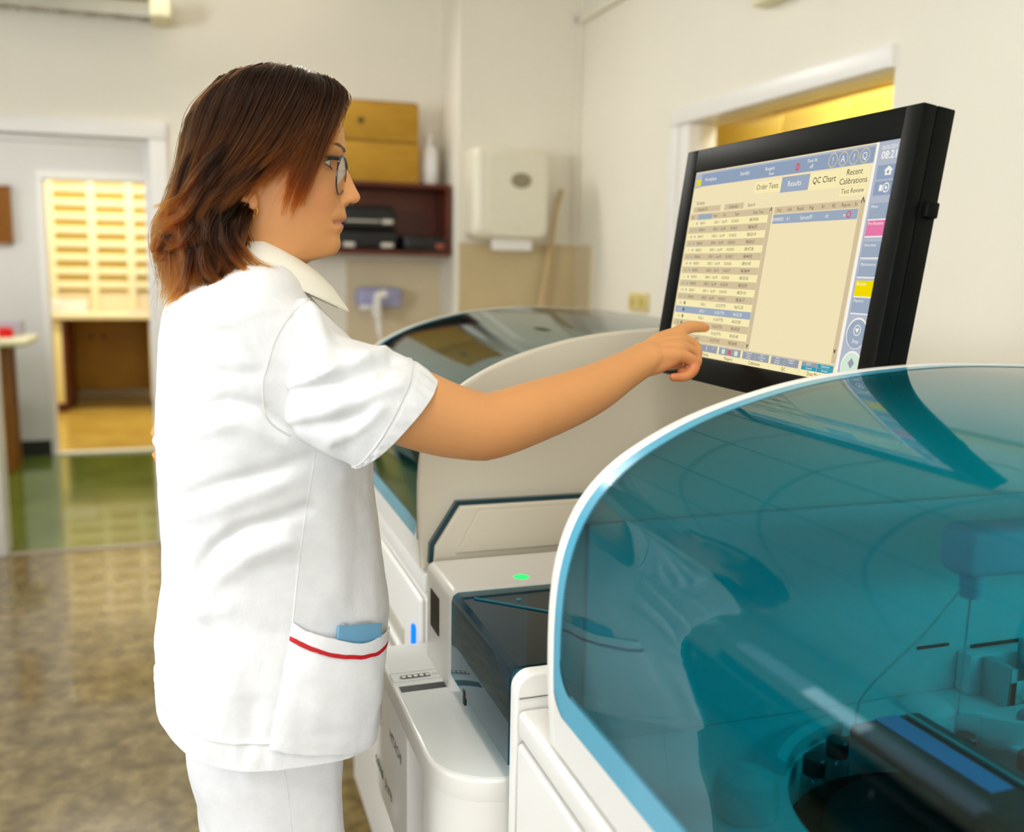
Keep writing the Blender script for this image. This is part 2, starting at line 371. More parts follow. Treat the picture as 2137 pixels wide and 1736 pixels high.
t = thing('towel_dispenser', 'big cream paper towel dispenser on the wall beside the shelf', 'dispenser', (1.45, YP, 1.75))
disp = mat('dispenser_cream', 'e9e3cd', .3, noise=.01)
MB().box((1.268, 4.40, 1.545), (1.645, YP, 1.975), disp, .045, 6).build('body', t)
MB().prism(rrect(1.33, 1.56, 1.63, 1.955, .05), 'Y', 4.392, 4.41, disp, .006).build('cover', t)
mb = MB(); ov = [(1.495 + .049 * math.cos(a * math.pi / 16), 1.82 + .035 * math.sin(a * math.pi / 16)) for a in range(32)]
mb.prism(ov, 'Y', 4.384, 4.393, mat('lens_grey', '8f8468', .25, coat=.5), .003); o = mb.build('window', t); o['label'] = 'dark oval window'
MB().box((1.375, 4.45, 1.495), (1.575, 4.47, 1.56), white_p, .003).build('paper_towel', t)
put = MB(); put_text(put, 'tork', (1.48, 4.3915, 1.59), (1, 0, 0), (0, 0, 1), .022, mat('faint_print', 'cdc7b0', .5), 'c'); put.build('lettering', t)
hose = catmull([(1.78, 4.60, 1.80), (1.745, 4.58, 1.70), (1.72, 4.57, 1.55), (1.70, 4.57, 1.40), (1.67, 4.565, 1.22), (1.64, 4.56, 1.02)], 6)
tag(MB().tube(hose, .013, mat('beige_rubber', 'cdb27c', .45, noise=.05)).build('hose', loc=(1.7, 4.6, 1.4)), 'beige hose hanging down the tiles behind the towel dispenser', 'hose')
t = thing('wall_socket', 'yellowed double socket on the wall left of the monitor', 'socket', (XR, 3.85, 1.28))
old = mat('yellowed_plastic', 'e2cf86', .4, noise=.05)
for y in (3.76, 3.86):
    s_ = MB().box((XR - .014, y, 1.235), (XR, y + .085, 1.315), old, .008).build('plate', t)
    MB().lathe([(.0, 0), (.022, 0), (.022, .004), (0, .004)], (XR - .016, y + .042, 1.275), mat('socket_well', 'c4ae62', .5), 'X', 20).build('outlet', s_)

t = thing('wall_shelf', 'open red-brown wooden wall shelf holding black cases', 'shelf', (.88, YB, 1.47))
z0, z1, xa, xb, yf = 1.465, 1.815, .42, 1.243, 4.73
MB().box((xa, yf, z1 - .022), (xb, YB, z1), wood_dark, .002).build('top_board', t)
MB().box((xa, yf, z0), (xb, YB, z0 + .022), wood_dark, .002).build('bottom_board', t)
for x in (xa, xb - .022): MB().box((x, yf, z0 + .022), (x + .022, YB, z1 - .022), wood_dark, .002).build('side_board', t)
MB().box((xa + .022, YB - .012, z0 + .022), (xb - .022, YB - .002, z1 - .022), wood_dark).build('back_panel', t)
lab = mat('label_paper', 'd9d2c2', .6)
def case(name, label, lo, hi, plates, pm=None):
    t = thing(name, label, 'case', ((lo[0] + hi[0]) / 2, (lo[1] + hi[1]) / 2, lo[2]), 'black cases in the wall shelf')
    MB().box(lo, hi, black_m, .02, 4).build('body', t)
    for (a, b, c, d) in plates: MB().box((a, lo[1] - .003, c), (b, lo[1] + .004, d), pm or lab, .002).build('label_plate', t)
case('storage_case', 'flat black case on the shelf, top of the stack of two, white label', (.50, 4.75, 1.585), (.965, 4.97, 1.70), [(.90, .955, 1.615, 1.635), (.72, .89, 1.622, 1.63)])
case('storage_case', 'flat black case at the bottom of the stack, two white labels', (.47, 4.75, 1.488), (.985, 4.97, 1.584), [(.71, .765, 1.50, 1.522), (.895, .955, 1.50, 1.522)])
case('storage_case', 'small black case at the right end of the shelf with a reddish label', (1.0, 4.70, 1.488), (1.215, 4.96, 1.56), [(1.16, 1.20, 1.50, 1.522)], mat('red_label', 'a8503a', .5))
def carton(label, lo, hi, mark):
    t = thing('cardboard_box', label, 'box', ((lo[0] + hi[0]) / 2, 4.85, lo[2]), 'cardboard boxes on the wall shelf')
    MB().box(lo, hi, card_m, .003).build('carton', t)
    MB().box((lo[0] + .01, lo[1] + .005, hi[2] - .002), (hi[0] - .01, hi[1] - .005, hi[2] + .006), mat('card_edge', '7d5a14', .8)).build('lid_flap', t)
    if mark: MB().lathe([(0, 0), (.017, 0), (.017, .003), (0, .003)], (mark[0], lo[1] - .002, mark[1]), mat('dark_print', '5a4312', .7), 'Y', 20).build('hand_hole', t)
carton('lower brown cardboard box standing on the wall shelf', (.68, 4.75, 1.8165), (1.085, 4.98, 2.003), None)
carton('upper brown cardboard box with a round hand hole', (.67, 4.75, 2.011), (1.082, 4.98, 2.19), (.80, 2.10))
t = thing('bottle', 'white plastic bottle beside the cardboard boxes on the shelf', 'bottle', (1.155, 4.84, 1.816))
MB().lathe([(0, 0), (.042, 0), (.046, .01), (.046, .15), (.04, .175), (.018, .20), (.016, .215), (0, .215)], (1.152, 4.84, 1.8165), white_p).build('body', t)
MB().lathe([(0, 0), (.019, 0), (.018, .026), (0, .026)], (1.152, 4.84, 2.0317), white_p).build('cap', t)
MB().lathe([(.0463, 0), (.0466, 0), (.0466, .08), (.0463, .08)], (1.152, 4.84, 1.865), mat('bottle_label', 'f6f4f2', .6)).build('sticker', t)
t = thing('soap_dispenser', 'lilac soap tray fixed to the tiles under the shelf', 'soap dispenser', (.93, YB, 1.23))
lil = mat('lilac_plastic', 'a9a8cf', .4, noise=.04)
MB().box((.80, 4.88, 1.20), (1.03, 4.992, 1.30), lil, .025, 5).build('body', t)
MB().box((.81, 4.86, 1.185), (.87, 4.9, 1.215), white_p, .01).build('button', t)
t = thing('wall_tap', 'white lever tap standing out in front of the lilac soap tray', 'tap', (.90, YB, 1.15))
MB().tube([(.90, 4.99, 1.17), (.90, 4.84, 1.17)], .02, white_p, 14).build('base', t)
MB().tube(catmull([(.885, 4.83, 1.165), (.885, 4.81, 1.24), (.89, 4.80, 1.265), (.93, 4.80, 1.275)], 6), [.022] * 6 + [.02] * 13, white_p, 14).build('lever', t)
MB().tube(catmull([(.885, 4.82, 1.17), (.885, 4.78, 1.13), (.888, 4.77, 1.08), (.90, 4.765, 1.02), (.93, 4.765, .93)], 6), [.013] * 13 + [.008] * 12, white_p, 12).build('spout', t)

# ------------------------------------------------------------------ corridor and office things
t = thing('pin_board', 'brown pin board on the corridor wall at the left edge', 'board', (-1.5, 7.55, 1.7))
MB().box((-1.9, 7.53, 1.51), (-1.165, 7.558, 1.905), mix_mat('cork', [(.3, '7c4a08'), (.7, '935a10')], 30, .8), .004).build('panel', t)
mb = MB()
for lo, hi in (((-1.9, 1.51), (-1.885, 1.905)), ((-1.18, 1.51), (-1.165, 1.905)), ((-1.9, 1.51), (-1.165, 1.525)), ((-1.9, 1.89), (-1.165, 1.905))): mb.box((lo[0], 7.522, lo[1]), (hi[0], 7.54, hi[1]), wood_mid)
mb.build('frame', t)
t = thing('side_table', 'white topped table with wooden legs in the corridor, far left', 'table', (-1.4, 7.0, 0))
MB().box((-1.95, 6.75, .855), (-1.0, 7.25, .905), cream_m, .02, 4).build('table_top', t)
for x, y in ((-1.215, 6.97), (-1.9, 6.97), (-1.215, 7.17), (-1.9, 7.17)): MB().box((x, y, 0), (x + .07, y + .05, .855), wood_mid, .004).build('leg', t)
MB().box((-1.83, 7.0, .3), (-1.22, 7.02, .8), cream_m, .003).build('panel', t)
t = thing('tape_roll', 'bright red tub on the white table in the corridor', 'tub', (-1.17, 6.95, .905))
MB().lathe([(0, 0), (.06, 0), (.064, .005), (.064, .05), (.055, .055), (0, .055)], (-1.17, 6.95, .9055), red_m).build('body', t)
MB().lathe([(0, 0), (.05, 0), (.05, .006), (0, .006)], (-1.17, 6.95, .9615), red_m).build('lid', t)
tag(MB().box((-1.3, 7.08, .906), (-1.075, 7.2, 1.0), mat('lilac_grey_card', 'b9b2bd', .7), .004).build('small_box', loc=(-1.2, 7.1, .906)), 'lilac grey box behind the red tub on the corridor table', 'box')

t = thing('desk', 'yellow kneehole desk with brown edges in the far room', 'desk', (-.8, 10.0, 0))
MB().box((-1.75, 9.58, .862), (-.05, 10.5, .915), cream_m, .008).build('desk_top', t)
for xa_, xb_ in ((-1.7, -1.105), (-.395, -.09)):
    p = MB().box((xa_, 9.64, .07), (xb_, 10.45, .862), wood_dark, .003).build('pedestal', t)
    MB().box((xa_ + .01, 9.62, .09), (xb_ - .035, 9.64, .845), mat('lemon_laminate', 'f0e2a2', .45), .004).build('door', p)
    MB().box((xa_ + .02, 9.66, 0), (xb_ - .01, 10.4, .07), wood_dark).build('plinth', p)
MB().box((-1.105, 10.28, .12), (-.395, 10.3, .86), mix_mat('hardboard', [(.3, '8a6410'), (.7, 'a3791a')], 4, .6), .002).build('back_panel', t)
for x in (-.95, -.835): MB().lathe([(0, 0), (.026, 0), (.026, .006), (0, .006)], (x, 10.272, .65), mat('dark_ring', '5b4208', .6), 'Y', 18).build('cable_hole', t)
t = thing('pigeonhole_rack', 'cream pigeonhole rack with yellow slots standing on the far desk', 'rack', (-.9, 10.2, .915))
xs = (-1.62, -1.232, -.872, -.535, -.235); zt, zb = 2.155, 1.135
slot = mat('slot_yellow', 'cfae42', .6, noise=.05)
MB().box((-1.66, 10.05, 1.10), (-.2, 10.07, 2.17), slot).build('back_panel', t)
mb = MB()
for x in xs: mb.box((x - .035, 10.0, .92), (x + .035, 10.26, zt - .006), cream_m, .004)
mb.box((-1.66, 10.0, zt - .005), (-.2, 10.26, zt + .05), cream_m, .004); mb.build('frame', t)
for k in range(8):
    z = zb + k * (zt - zb) / 8
    MB().box((-1.62, 10.012, z), (-.235, 10.049, z + .066), cream_m, .004).build('shelf', t)
MB().box((-1.62, 10.05, .92), (-.235, 10.07, zb - .036), mat('pale_wood', 'ead7b4', .6)).build('lower_panel', t)
tag(MB().box((-1.27, 9.7, .916), (-1.16, 9.9, 1.035), white_p, .004).build('paper_box', loc=(-1.2, 9.8, .916)), 'white box on the far desk, left one of two', 'box', 'white boxes on the far desk')
tag(MB().box((-1.155, 9.66, .916), (-.925, 9.9, 1.02), white_p, .004).build('paper_box', loc=(-1.04, 9.8, .916)), 'wider white box on the far desk, right one of two', 'box', 'white boxes on the far desk')
t = thing('ring_binder', 'blue ring binder upright at the right end of the far desk', 'binder', (-.35, 9.8, .916))
MB().box((-.372, 9.66, .916), (-.335, 9.93, 1.30), blue_m, .004).build('cover', t)
MB().box((-.371, 9.654, 1.22), (-.336, 9.662, 1.30), white_p, .002).build('spine_label', t)
tag(MB().box((-.56, 9.68, .916), (-.42, 9.86, .935), mat('pink_paper', 'eec3b8', .7), .003).build('paper_pad', loc=(-.5, 9.75, .916)), 'pink paper pad lying on the far desk beside the blue binder', 'paper pad')

# outside the frame: ceiling lamp, bench mirrored in the teal hood, added back-wall fill lamp
for name_, x0, y0, hx, hy in (('long ceiling lamp over the gangway above the near teal hood', .05, .25, .15, .67), ('added unseen fill lamp on the ceiling close to the back wall above the wall shelf', .1, 4.62, .67, .15)):
    t = thing('ceiling_lamp', name_, 'lamp', (x0, y0, 2.9))
    MB().box((x0 - hx, y0 - hy, 2.885), (x0 + hx, y0 + hy, 2.95), frame_m, .008).build('housing', t)
    for s in (-.07, .07):
        p0, p1 = ((x0 + s, y0 - .62), (x0 + s, y0 + .62)) if hy > hx else ((x0 - .62, y0 + s), (x0 + .62, y0 + s))
        MB().tube([(*p0, 2.872), (*p1, 2.872)], .013, emit_mat('lamp_tube', 'fff6e4', 3.0), 12).build('tube', t)
t = thing('workbench', 'long dark workbench under the left window, seen as a mirror image in the near hood', 'workbench', (-2.25, 1.9, 0))
bench_m = mat('bench_front', '2b2620', .5, noise=.1)
MB().box((-2.58, -.55, .90), (-1.86, 4.4, .94), mat('bench_top', '6a665c', .4), .006).build('bench_top', t)
MB().box((-2.56, -.5, .08), (-1.93, 4.35, .90), bench_m).build('carcass', t)
for k in range(8):
    d = MB().box((-1.932, -.48 + k * .605, .12), (-1.912, .11 + k * .605, .88), bench_m, .004).build('door', t)
    MB().tube([(-1.912, .02 + k * .605, .70), (-1.89, .02 + k * .605, .70), (-1.89, .02 + k * .605, .80), (-1.912, .02 + k * .605, .80)], .005, white_p).build('handle', d)
MB().box((-2.59, -.5, .94), (-2.57, 4.35, 1.24), bench_m).build('splashback', t)
# ------------------------------------------------------------------ the analyser
body_m = mat('analyser_white', 'e9e7e1', .38, noise=.008, nscale=4, coat=.1)
warm_m = mat('analyser_shaded_ivory', 'd2cab6', .42, noise=.008, nscale=4)  # ivory darkened so its colour carries the shade between the hoods
top_m = mat('tray_grey_white', 'e4e6e2', .35, noise=.01)
dark_m = mat('dark_recess', '0a0c0c', .5)
gap_m = mat('seam_grey', '6f6d66', .6)
teal_g = glass_mat('teal_acrylic', '30cad2', .046)
teal_c = glass_mat('teal_cover', '34b2c4', .035)
teal_b = mat('teal_print', '4fa6c4', .25, noise=.02, coat=.3)
teal_d = mat('teal_edge', '0f3a44', .3, coat=.4)
teal_p = mat('deep_teal_plastic', '1d7f92', .35)

PROFILE = catmull([(.349, .925), (.344, 1.0), (.344, 1.08), (.351, 1.135), (.368, 1.18), (.396, 1.216), (.437, 1.246), (.50, 1.276), (.58, 1.300), (.66, 1.315), (.765, 1.324), (.86, 1.325), (1.0, 1.318), (1.10, 1.302), (1.18, 1.26), (1.22, 1.18), (1.225, .925)], 8)
PR = np.array(PROFILE)
def inset(P, d):
    """the open profile moved inwards by d"""
    t = np.gradient(P, axis=0); t /= np.linalg.norm(t, axis=1)[:, None]; n = np.stack([t[:, 1], -t[:, 0]], 1)
    return P + n * d
K0 = int(np.argmin(np.abs(PR[:40, 1] - .967)))            # glass starts here at the front
K1 = int(np.argmin(np.abs(PR[:, 0] - 1.04) + (PR[:, 1] < 1.2) * 9))     # and ends on the top
def strip_solid(mb, P, y0, y1, d0, d1, m):
    """a curved sheet following P between depths d0 and d1 below the profile"""
    a, b = inset(P, d0), inset(P, d1)
    ring = [(p[0], p[1]) for p in a] + [(p[0], p[1]) for p in b[::-1]]
    rings = [[(x, y, z) for x, z in ring] for y in (y0, y1)]
    n = len(a); vs = rings[0] + rings[1]; N = 2 * n; fs = []
    for k in range(N): fs.append([k, (k + 1) % N, N + (k + 1) % N, N + k])
    for base, rev in ((0, False), (N, True)):
        for k in range(n - 1):
            q = [base + k, base + k + 1, base + N - 2 - k, base + N - 1 - k]; fs.append(q[::-1] if rev else q)
    return mb.add(vs, fs, m)
def hood(root, Y0, Y1, m_end, near_band=True):
    """curved cover between Y0 (near) and Y1 (far): two end walls, rear top, front sill, teal glass with printed border"""
    w = .022; h = MB()
    ep = [tuple(p) for p in PR]
    for a, b in ((Y0, Y0 + w), (Y1 - w, Y1)): h.prism(ep, 'Y', a, b, m_end, .006, 3)
    strip_solid(h, PR[:K0 + 1], Y0 + w * .5, Y1 - w * .5, .0005, .012, body_m)
    strip_solid(h, PR[K1:], Y0 + w * .5, Y1 - w * .5, .0005, .012, body_m)
    frame = h.build('hood_frame', root, angle=30)
    g = MB(); G = PR[K0:K1 + 1]
    strip_solid(g, G, Y0 + w, Y1 - w, .001, .0045, teal_g)
    glass = g.build('glass', root, angle=50)
    glass['label'] = 'curved teal see-through glass'
    # printed band: bottom, both ends and rounded corners, a hair above the glass
    b = MB(); L = np.r_[0, np.cumsum(np.linalg.norm(np.diff(inset(G, .0006), axis=0), axis=1))]; top = L[-1]
    OUT = inset(G, .0004)
    def on(s, y):
        s = min(max(s, 0), top); return (np.interp(s, L, OUT[:, 0]), y, np.interp(s, L, OUT[:, 1]))
    ya, yb = Y0 + w, Y1 - w; sb, sd = .032, .017
    S = np.linspace(sb, top, 90)
    for e, sg in ((ya, 1), (yb, -1))[0 if near_band else 1:]:
        b.loft([[on(s, e), on(s, e + sg * sd)] for s in S], teal_b, False, False, closed=False)
        # teeth towards the clear part
        for s in np.arange(sb + .03, min(top, .62), .0032):
            b.add([on(s, e + sg * sd), on(s + .0016, e + sg * sd), on(s + .0022, e + sg * (sd + .006))], [[0, 1, 2]], teal_b)
        # rounded inner corner
        R = .03
        for k in range(8):
            t0, t1 = math.pi / 2 * k / 8, math.pi / 2 * (k + 1) / 8
            q = lambda t: on(sb + R - R * math.sin(t), e + sg * (sd + R - R * math.cos(t)))
            b.add([on(sb, e + sg * sd), q(t0), q(t1)], [[0, 1, 2]], teal_b)
    b.loft([[on(0, y), on(sb, y)] for y in np.linspace(ya, yb, 12)], teal_b, False, False, closed=False)
    for y in np.arange(ya + sd + .03, yb - sd - .03, .0032):
        b.add([on(sb, y), on(sb, y + .0016), on(sb + .007, y + .0022)], [[0, 1, 2]], teal_b)
    o = b.build('glass_border', glass, normals=False); o['label'] = 'light teal printed border with fine teeth'
    # white corner fillets that round the lower corners of the glass
    R = .032; O2 = inset(G, .0001)
    def on2(s, y): return (np.interp(s, L, O2[:, 0]) - .0004, y, np.interp(s, L, O2[:, 1]))
    for e, sg in ((ya, 1), (yb, -1)):
        f = MB()
        for k in range(8):
            t0, t1 = math.pi / 2 * k / 8, math.pi / 2 * (k + 1) / 8
            q = lambda t: on2(R - R * math.sin(t), e + sg * (R - R * math.cos(t)))
            f.add([on2(0, e), q(t0), q(t1)], [[0, 1, 2]], body_m)
        f.build('corner_fillet', frame, normals=False)
    return frame, glass

# ---- far module
t = thing('analyser_module', 'far white analyser module with teal hood, behind the stretched-out arm', 'analyser', (.8, 1.9, 0))
MB().box((.352, 1.502, .882), (1.225, 2.3, .918), body_m, .006).build('front_rail', t)
MB().box((.356, 1.502, .12), (1.225, 2.3, .876), body_m, .008).build('cabinet', t)
MB().box((.42, 1.53, 0), (1.2, 2.27, .12), dark_m).build('plinth', t)
d = MB().box((.346, 1.506, .50), (.358, 2.296, .872), body_m, .006).build('drawer', t)
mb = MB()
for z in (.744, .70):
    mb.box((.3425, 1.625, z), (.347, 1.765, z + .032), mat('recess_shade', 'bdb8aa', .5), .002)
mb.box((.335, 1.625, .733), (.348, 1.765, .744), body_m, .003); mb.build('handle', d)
blue_e = emit_mat('blue_lamp', '1266ff', 2.2)
MB().box((.340, 1.530, .772), (.348, 1.549, .816), blue_e, .004).build('status_lamp', d)['label'] = 'glowing blue status lamp'
hood(t, 1.5, 2.3, warm_m, False)
# inside, dimly seen through the glass
MB().box((.40, 1.53, .925), (1.2, 2.27, .94), warm_m, .003).build('deck', t)
MB().box((.55, 1.7, .94), (.8, 2.1, 1.12), teal_p, .02, 4).build('incubator', t)

# ---- sampler between the modules
t = thing('sample_loader', 'white sample loader with green lamp and small teal cover, between the two teal hoods', 'sample loader', (.6, 1.25, 0))
MB().box((.36, .996, .12), (1.225, 1.5, .70), body_m, .004).build('cabinet', t)
MB().box((.42, 1.0, 0), (1.2, 1.5, .12), dark_m).build('plinth', t)
# front shelf body with rounded near corner and recess
def outline(x0, x1, y0, y1, r): return rrect(x0, y0, x1, y1, [r, 0, 0, .03], 10)
mb = MB()
mb.prism(outline(.268, .76, 1.045, 1.50, .085), 'Z', .765, .80, body_m, .005, 4)
mb.prism(rrect(.274, 1.05, .75, 1.494, [.082, 0, 0, .03], 10), 'Z', .7995, .8006, top_m)
# front wall with an upright recess
front = [(1.247, 1.50), (1.045 + .088, 1.137)]
mb.box((.268, 1.243, .565), (.36, 1.50, .77), body_m, .003)
mb.prism(rrect(.268, 1.045, .36, 1.138, [.085, 0, 0, 0], 10), 'Z', .565, .77, body_m)
mb.box((.36, 1.045, .565), (.76, 1.138, .77), body_m)
mb.box((.40, 1.13, .565), (.42, 1.25, .77), top_m)
mb.box((.268, 1.13, .565), (.42, 1.25, .585), body_m, .002)
o = mb.build('loading_shelf', t, angle=40)
dk = MB().box((.276, 1.318, .7985), (.428, 1.337, .8012), dark_m, .0).build('slot', o); dk['label'] = 'dark rack slot'
# printed rack symbol
ink = mat('black_print', '15161a', .5)
mb = MB(); z = .8016
def rect_line(mb, pts, w, m, n):
    for a, b in zip(pts, pts[1:] + pts[:1]):
        a, b = np.array(a), np.array(b); tdir = (b - a) / np.linalg.norm(b - a); s = np.cross(n, tdir) * w / 2
        mb.add([a - s, b - s, b + s, a + s], [[0, 1, 2, 3]], m)
nz = np.array([0, 0, 1.0])
rect_line(mb, [(.271, 1.352, z), (.350, 1.352, z), (.350, 1.384, z), (.271, 1.384, z)], .0007, ink, nz)
bar = [(.283, 1.368), (.287, 1.3625), (.331, 1.3625), (.331, 1.3735), (.287, 1.3735)]
mb.add([(x, y, z) for x, y in bar], [list(range(5))], ink)
for k in range(5): mb.add([(.290 + k * .0093 + .0036 * math.cos(a * .5236), 1.368 + .0036 * math.sin(a * .5236), z + .0002) for a in range(12)], [list(range(12))], white_p)
rect_line(mb, [(.335, 1.366, z), (.340, 1.366, z), (.340, 1.3635, z), (.346, 1.368, z), (.340, 1.3725, z), (.340, 1.370, z), (.335, 1.370, z)], .0006, ink, nz)
mb.build('rack_symbol', o, normals=False)
# writing on the front
mb = MB(); put_text(mb, 'HITACHI', (.2672, 1.366, .7065), (0, -1, 0), (0, 0, 1), .0235, mat('grey_print', '4a4c50', .5), 'l', squeeze=.95); mb.build('lettering', o, normals=False)
mb = MB(); w_ = put_text(mb, 'cobas', (.2672, 1.487, .606), (0, -1, 0), (0, 0, 1), .030, mat('green_print', '1f6f5c', .5), 'l', True, .98)
put_text(mb, 'pure', (.2672, 1.487 - .082, .606), (0, -1, 0), (0, 0, 1), .030, mat('grey_print', '4a4c50', .5), 'l', False, .98); mb.build('lettering', o, normals=False)
mb = MB(); rect_line(mb, [(.2674, 1.485, .692), (.2674, 1.436, .692), (.2674, 1.436, .722), (.2674, 1.485, .722)], .001, ink, np.array([1.0, 0, 0]))
for k in range(9): mb.quad((.2673, 1.482 - k * .0046, .70), (.2673, 1.479 - k * .0046, .70), (.2673, 1.479 - k * .0046, .714), (.2673, 1.482 - k * .0046, .714), mat('blue_grey_print', '8d93b8', .5))
mb.build('sticker', o, normals=False)
# lamp box, end wall, inner well and the cover
mb = MB(); mb.box((.345, 1.298, .70), (.80, 1.458, .956), body_m, .014, 5); bx = mb.build('lamp_box', t)
MB().box((.3435, 1.366, .862), (.3465, 1.418, .922), dark_m, .0).build('sensor_window', bx)['label'] = 'black sensor window'
mb = MB(); mb.lathe([(0, 0), (.012, 0), (.012, .0014), (0, .002)], (.466, 1.335, .9555), emit_mat('green_lamp', '35e070', 1.5), 'Z', 24); mb.lathe([(.012, 0), (.015, 0), (.015, .0012), (.012, .0012)], (.466, 1.335, .9553), white_p, 'Z', 24)
mb.build('ready_lamp', bx)['label'] = 'glowing green ready lamp'
mb = MB(); mb.prism(rrect(.345, .70, .80, .956, [0, 0, .02, .022]), 'Y', .998, 1.021, body_m, .004); mb.box((.349, .9965, .927), (.80, .9985, .928), gap_m); mb.build('end_wall', t)
mb = MB(); mb.box((.46, 1.021, .80), (.80, 1.298, .948), dark_m); mb.box((.36, 1.285, .80), (.46, 1.297, .952), body_m); mb.build('inner_well', t)
mb = MB(); cov = []
pf = [(.3445, .831), (.3445, .944), (.347, .952), (.354, .9565), (.78, .9565)]
strip = np.array(pf); t_ = inset(strip, .003)
ring = [tuple(p) for p in strip] + [tuple(p) for p in t_[::-1]]
mb.prism(ring, 'Y', 1.023, 1.292, teal_c)
o = mb.build('loader_cover', t, angle=30); o['label'] = 'deep teal see-through flap over the loader'
MB().box((.3435, 1.215, .818), (.3475, 1.225, .840), dark_m, .001).build('latch', o)
rail = MB().tube([(.37, 1.26, .958), (.52, 1.12, .958)], .0012, teal_p)
for x, y in ((.43, 1.24), (.52, 1.12), (.50, 1.07)): rail.lathe([(0, 0), (.004, 0), (.003, .002), (0, .0025)], (x, y, .9565), teal_p, 'Z', 10)
rail.build('screw', o)
# bevelled plate on the far hood's end wall
pts = [(.357, .94), (.359, .972), (.404, 1.042), (.80, 1.04), (.80, .94)]
o = MB().prism(pts, 'Y', 1.488, 1.4995, teal_d).build('edge_strip', t)
o['label'] = 'dark teal edge'
pts2 = [(.364, .94), (.366, .970), (.408, 1.0355), (.80, 1.0335), (.80, .94)]
MB().prism(pts2, 'Y', 1.478, 1.489, warm_m, .004).build('rear_plate', t)
MB().prism([(.40, .957), (.438, 1.028), (.80, 1.026), (.80, .957)], 'Y', 1.474, 1.479, warm_m, .003).build('raised_panel', t)

# ---- near module
t = thing('analyser_module', 'near white analyser module with a large teal glass hood, at the right', 'analyser', (.8, .5, 0))
MB().box((.345, .06, .884), (.385, .992, .917), body_m, .007, 4).box((.385, .895, .884), (1.225, .992, .917), body_m, .003).build('front_rail', t)
MB().box((.356, .06, .12), (1.225, .994, .862), body_m, .004).box((.356, .06, .862), (.40, .994, .878), body_m).build('cabinet', t)
MB().box((.42, .09, 0), (1.2, .97, .12), dark_m).build('plinth', t)
MB().box((.345, .064, .45), (.358, .992, .877), body_m, .006, 4).build('drawer', t)
hood(t, .1, .9, body_m)
# deck with a round well for the reagent rotor
cx, cy, zd, RW = .668, .645, .932, .160
deck_m = mat('deck_white', 'dde5e5', .4, noise=.01)
def deck_holed():
    mb = MB(); n = 64; outer = []
    x0, x1, y0, y1 = .365, 1.2, .125, .876
    for k in range(n):
        a = 2 * math.pi * k / n; dx, dy = math.cos(a), math.sin(a)
        tx = ((x1 if dx > 0 else x0) - cx) / dx if abs(dx) > 1e-9 else 1e9; ty = ((y1 if dy > 0 else y0) - cy) / dy if abs(dy) > 1e-9 else 1e9
        s = min(tx, ty); outer.append((cx + dx * s, cy + dy * s, zd))
    inner = [(cx + RW * math.cos(2 * math.pi * k / n), cy + RW * math.sin(2 * math.pi * k / n), zd) for k in range(n)]
    low = [(x, y, zd - .05) for x, y, z in inner]; lip = [(cx + (RW + .004) * math.cos(2 * math.pi * k / n), cy + (RW + .004) * math.sin(2 * math.pi * k / n), zd + .001) for k in range(n)]
    mb.loft([outer, lip, inner, low], deck_m, False, False); return mb
dk = deck_holed().build('deck', t, angle=30)
mb = MB(); mb.lathe([(0, -.055), (RW + .002, -.055), (RW + .002, -.048), (0, -.048)], (cx, cy, zd), dark_m, 'Z', 64); mb.build('well_floor', dk)
# raised ring segment around the well
arc = [math.radians(a) for a in np.linspace(95, 140, 24)]
mb = MB(); mb.loft([[(cx + r * math.cos(a), cy + r * math.sin(a), z) for r, z in ((RW + .003, zd), (RW + .003, zd + .016), (RW + .012, zd + .02), (RW + .024, zd + .014), (RW + .026, zd))] for a in arc], mat('ring_white', 'd6e0e0', .4)); mb.build('well_rim', dk)
mb = MB(); mb.lathe([(0, 0), (.120, 0), (.124, .006), (.124, .016), (.118, .02), (0, .02)], (cx, cy, zd - .045), mat('rotor_black', '030303', .5), 'Z', 64)
mb.lathe([(0, 0), (.03, 0), (.03, .02), (0, .02)], (cx, cy, zd - .028), dark_m, 'Z', 32); mb.build('reagent_rotor', t)
# end wall lining, slots and bracket
MB().box((.375, .868, .932), (1.19, .8775, 1.17), deck_m, .002).build('inner_wall', t)
mb = MB(); mb.box((.80, .8655, .989), (.845, .869, .992), dark_m); mb.box((.88, .8655, .982), (1.03, .869, .9855), dark_m); mb.build('slot', t)
mb = MB(); mb.box((.86, .845, zd), (1.18, .868, .982), deck_m, .003); mb.build('ledge', t)
steel = mat('brushed_steel', 'b9c6c8', .3, metal=.8)
mb = MB()
mb.box((.875, .80, zd), (.885, .842, zd + .05), steel, .001); mb.box((.875, .80, zd), (.925, .803, zd + .035), steel, .001); mb.box((.925, .80, zd), (.93, .842, zd + .068), steel, .001); mb.box((.935, .815, zd), (1.0, .84, zd + .04), steel, .002)
for x, z in ((.90, .01), (.915, .01), (.90, .025), (.915, .025)): mb.lathe([(0, 0), (.004, 0), (.003, -.004), (0, -.004)], (x, .80, zd + z), steel, 'Y', 10)
mb.build('steel_bracket', t)
mb = MB(); mb.box((.80, .60, zd), (1.19, .80, zd + .008), deck_m, .003, M=None); mb.build('service_plate', dk)
mb = MB(); prof = [(.03 * math.cos(a), .012 * math.sin(a)) for a in np.linspace(0, math.pi / 2, 8)]
mb.lathe([(0, 0)] + prof, (.79, .835, zd + .0005), deck_m, 'Z', 24); mb.build('button', dk)
tr = [(.86, .775), (.905, .79), (.90, .745)]
mb = MB(); mb.add([(x, y, zd + .0088) for x, y in tr], [[0, 1, 2]], ink); c0 = np.mean(tr, axis=0)
mb.add([(c0[0] + (x - c0[0]) * .84, c0[1] + (y - c0[1]) * .84, zd + .0091) for x, y in tr], [[0, 1, 2]], mat('warning_yellow', 'f0d62a', .5))
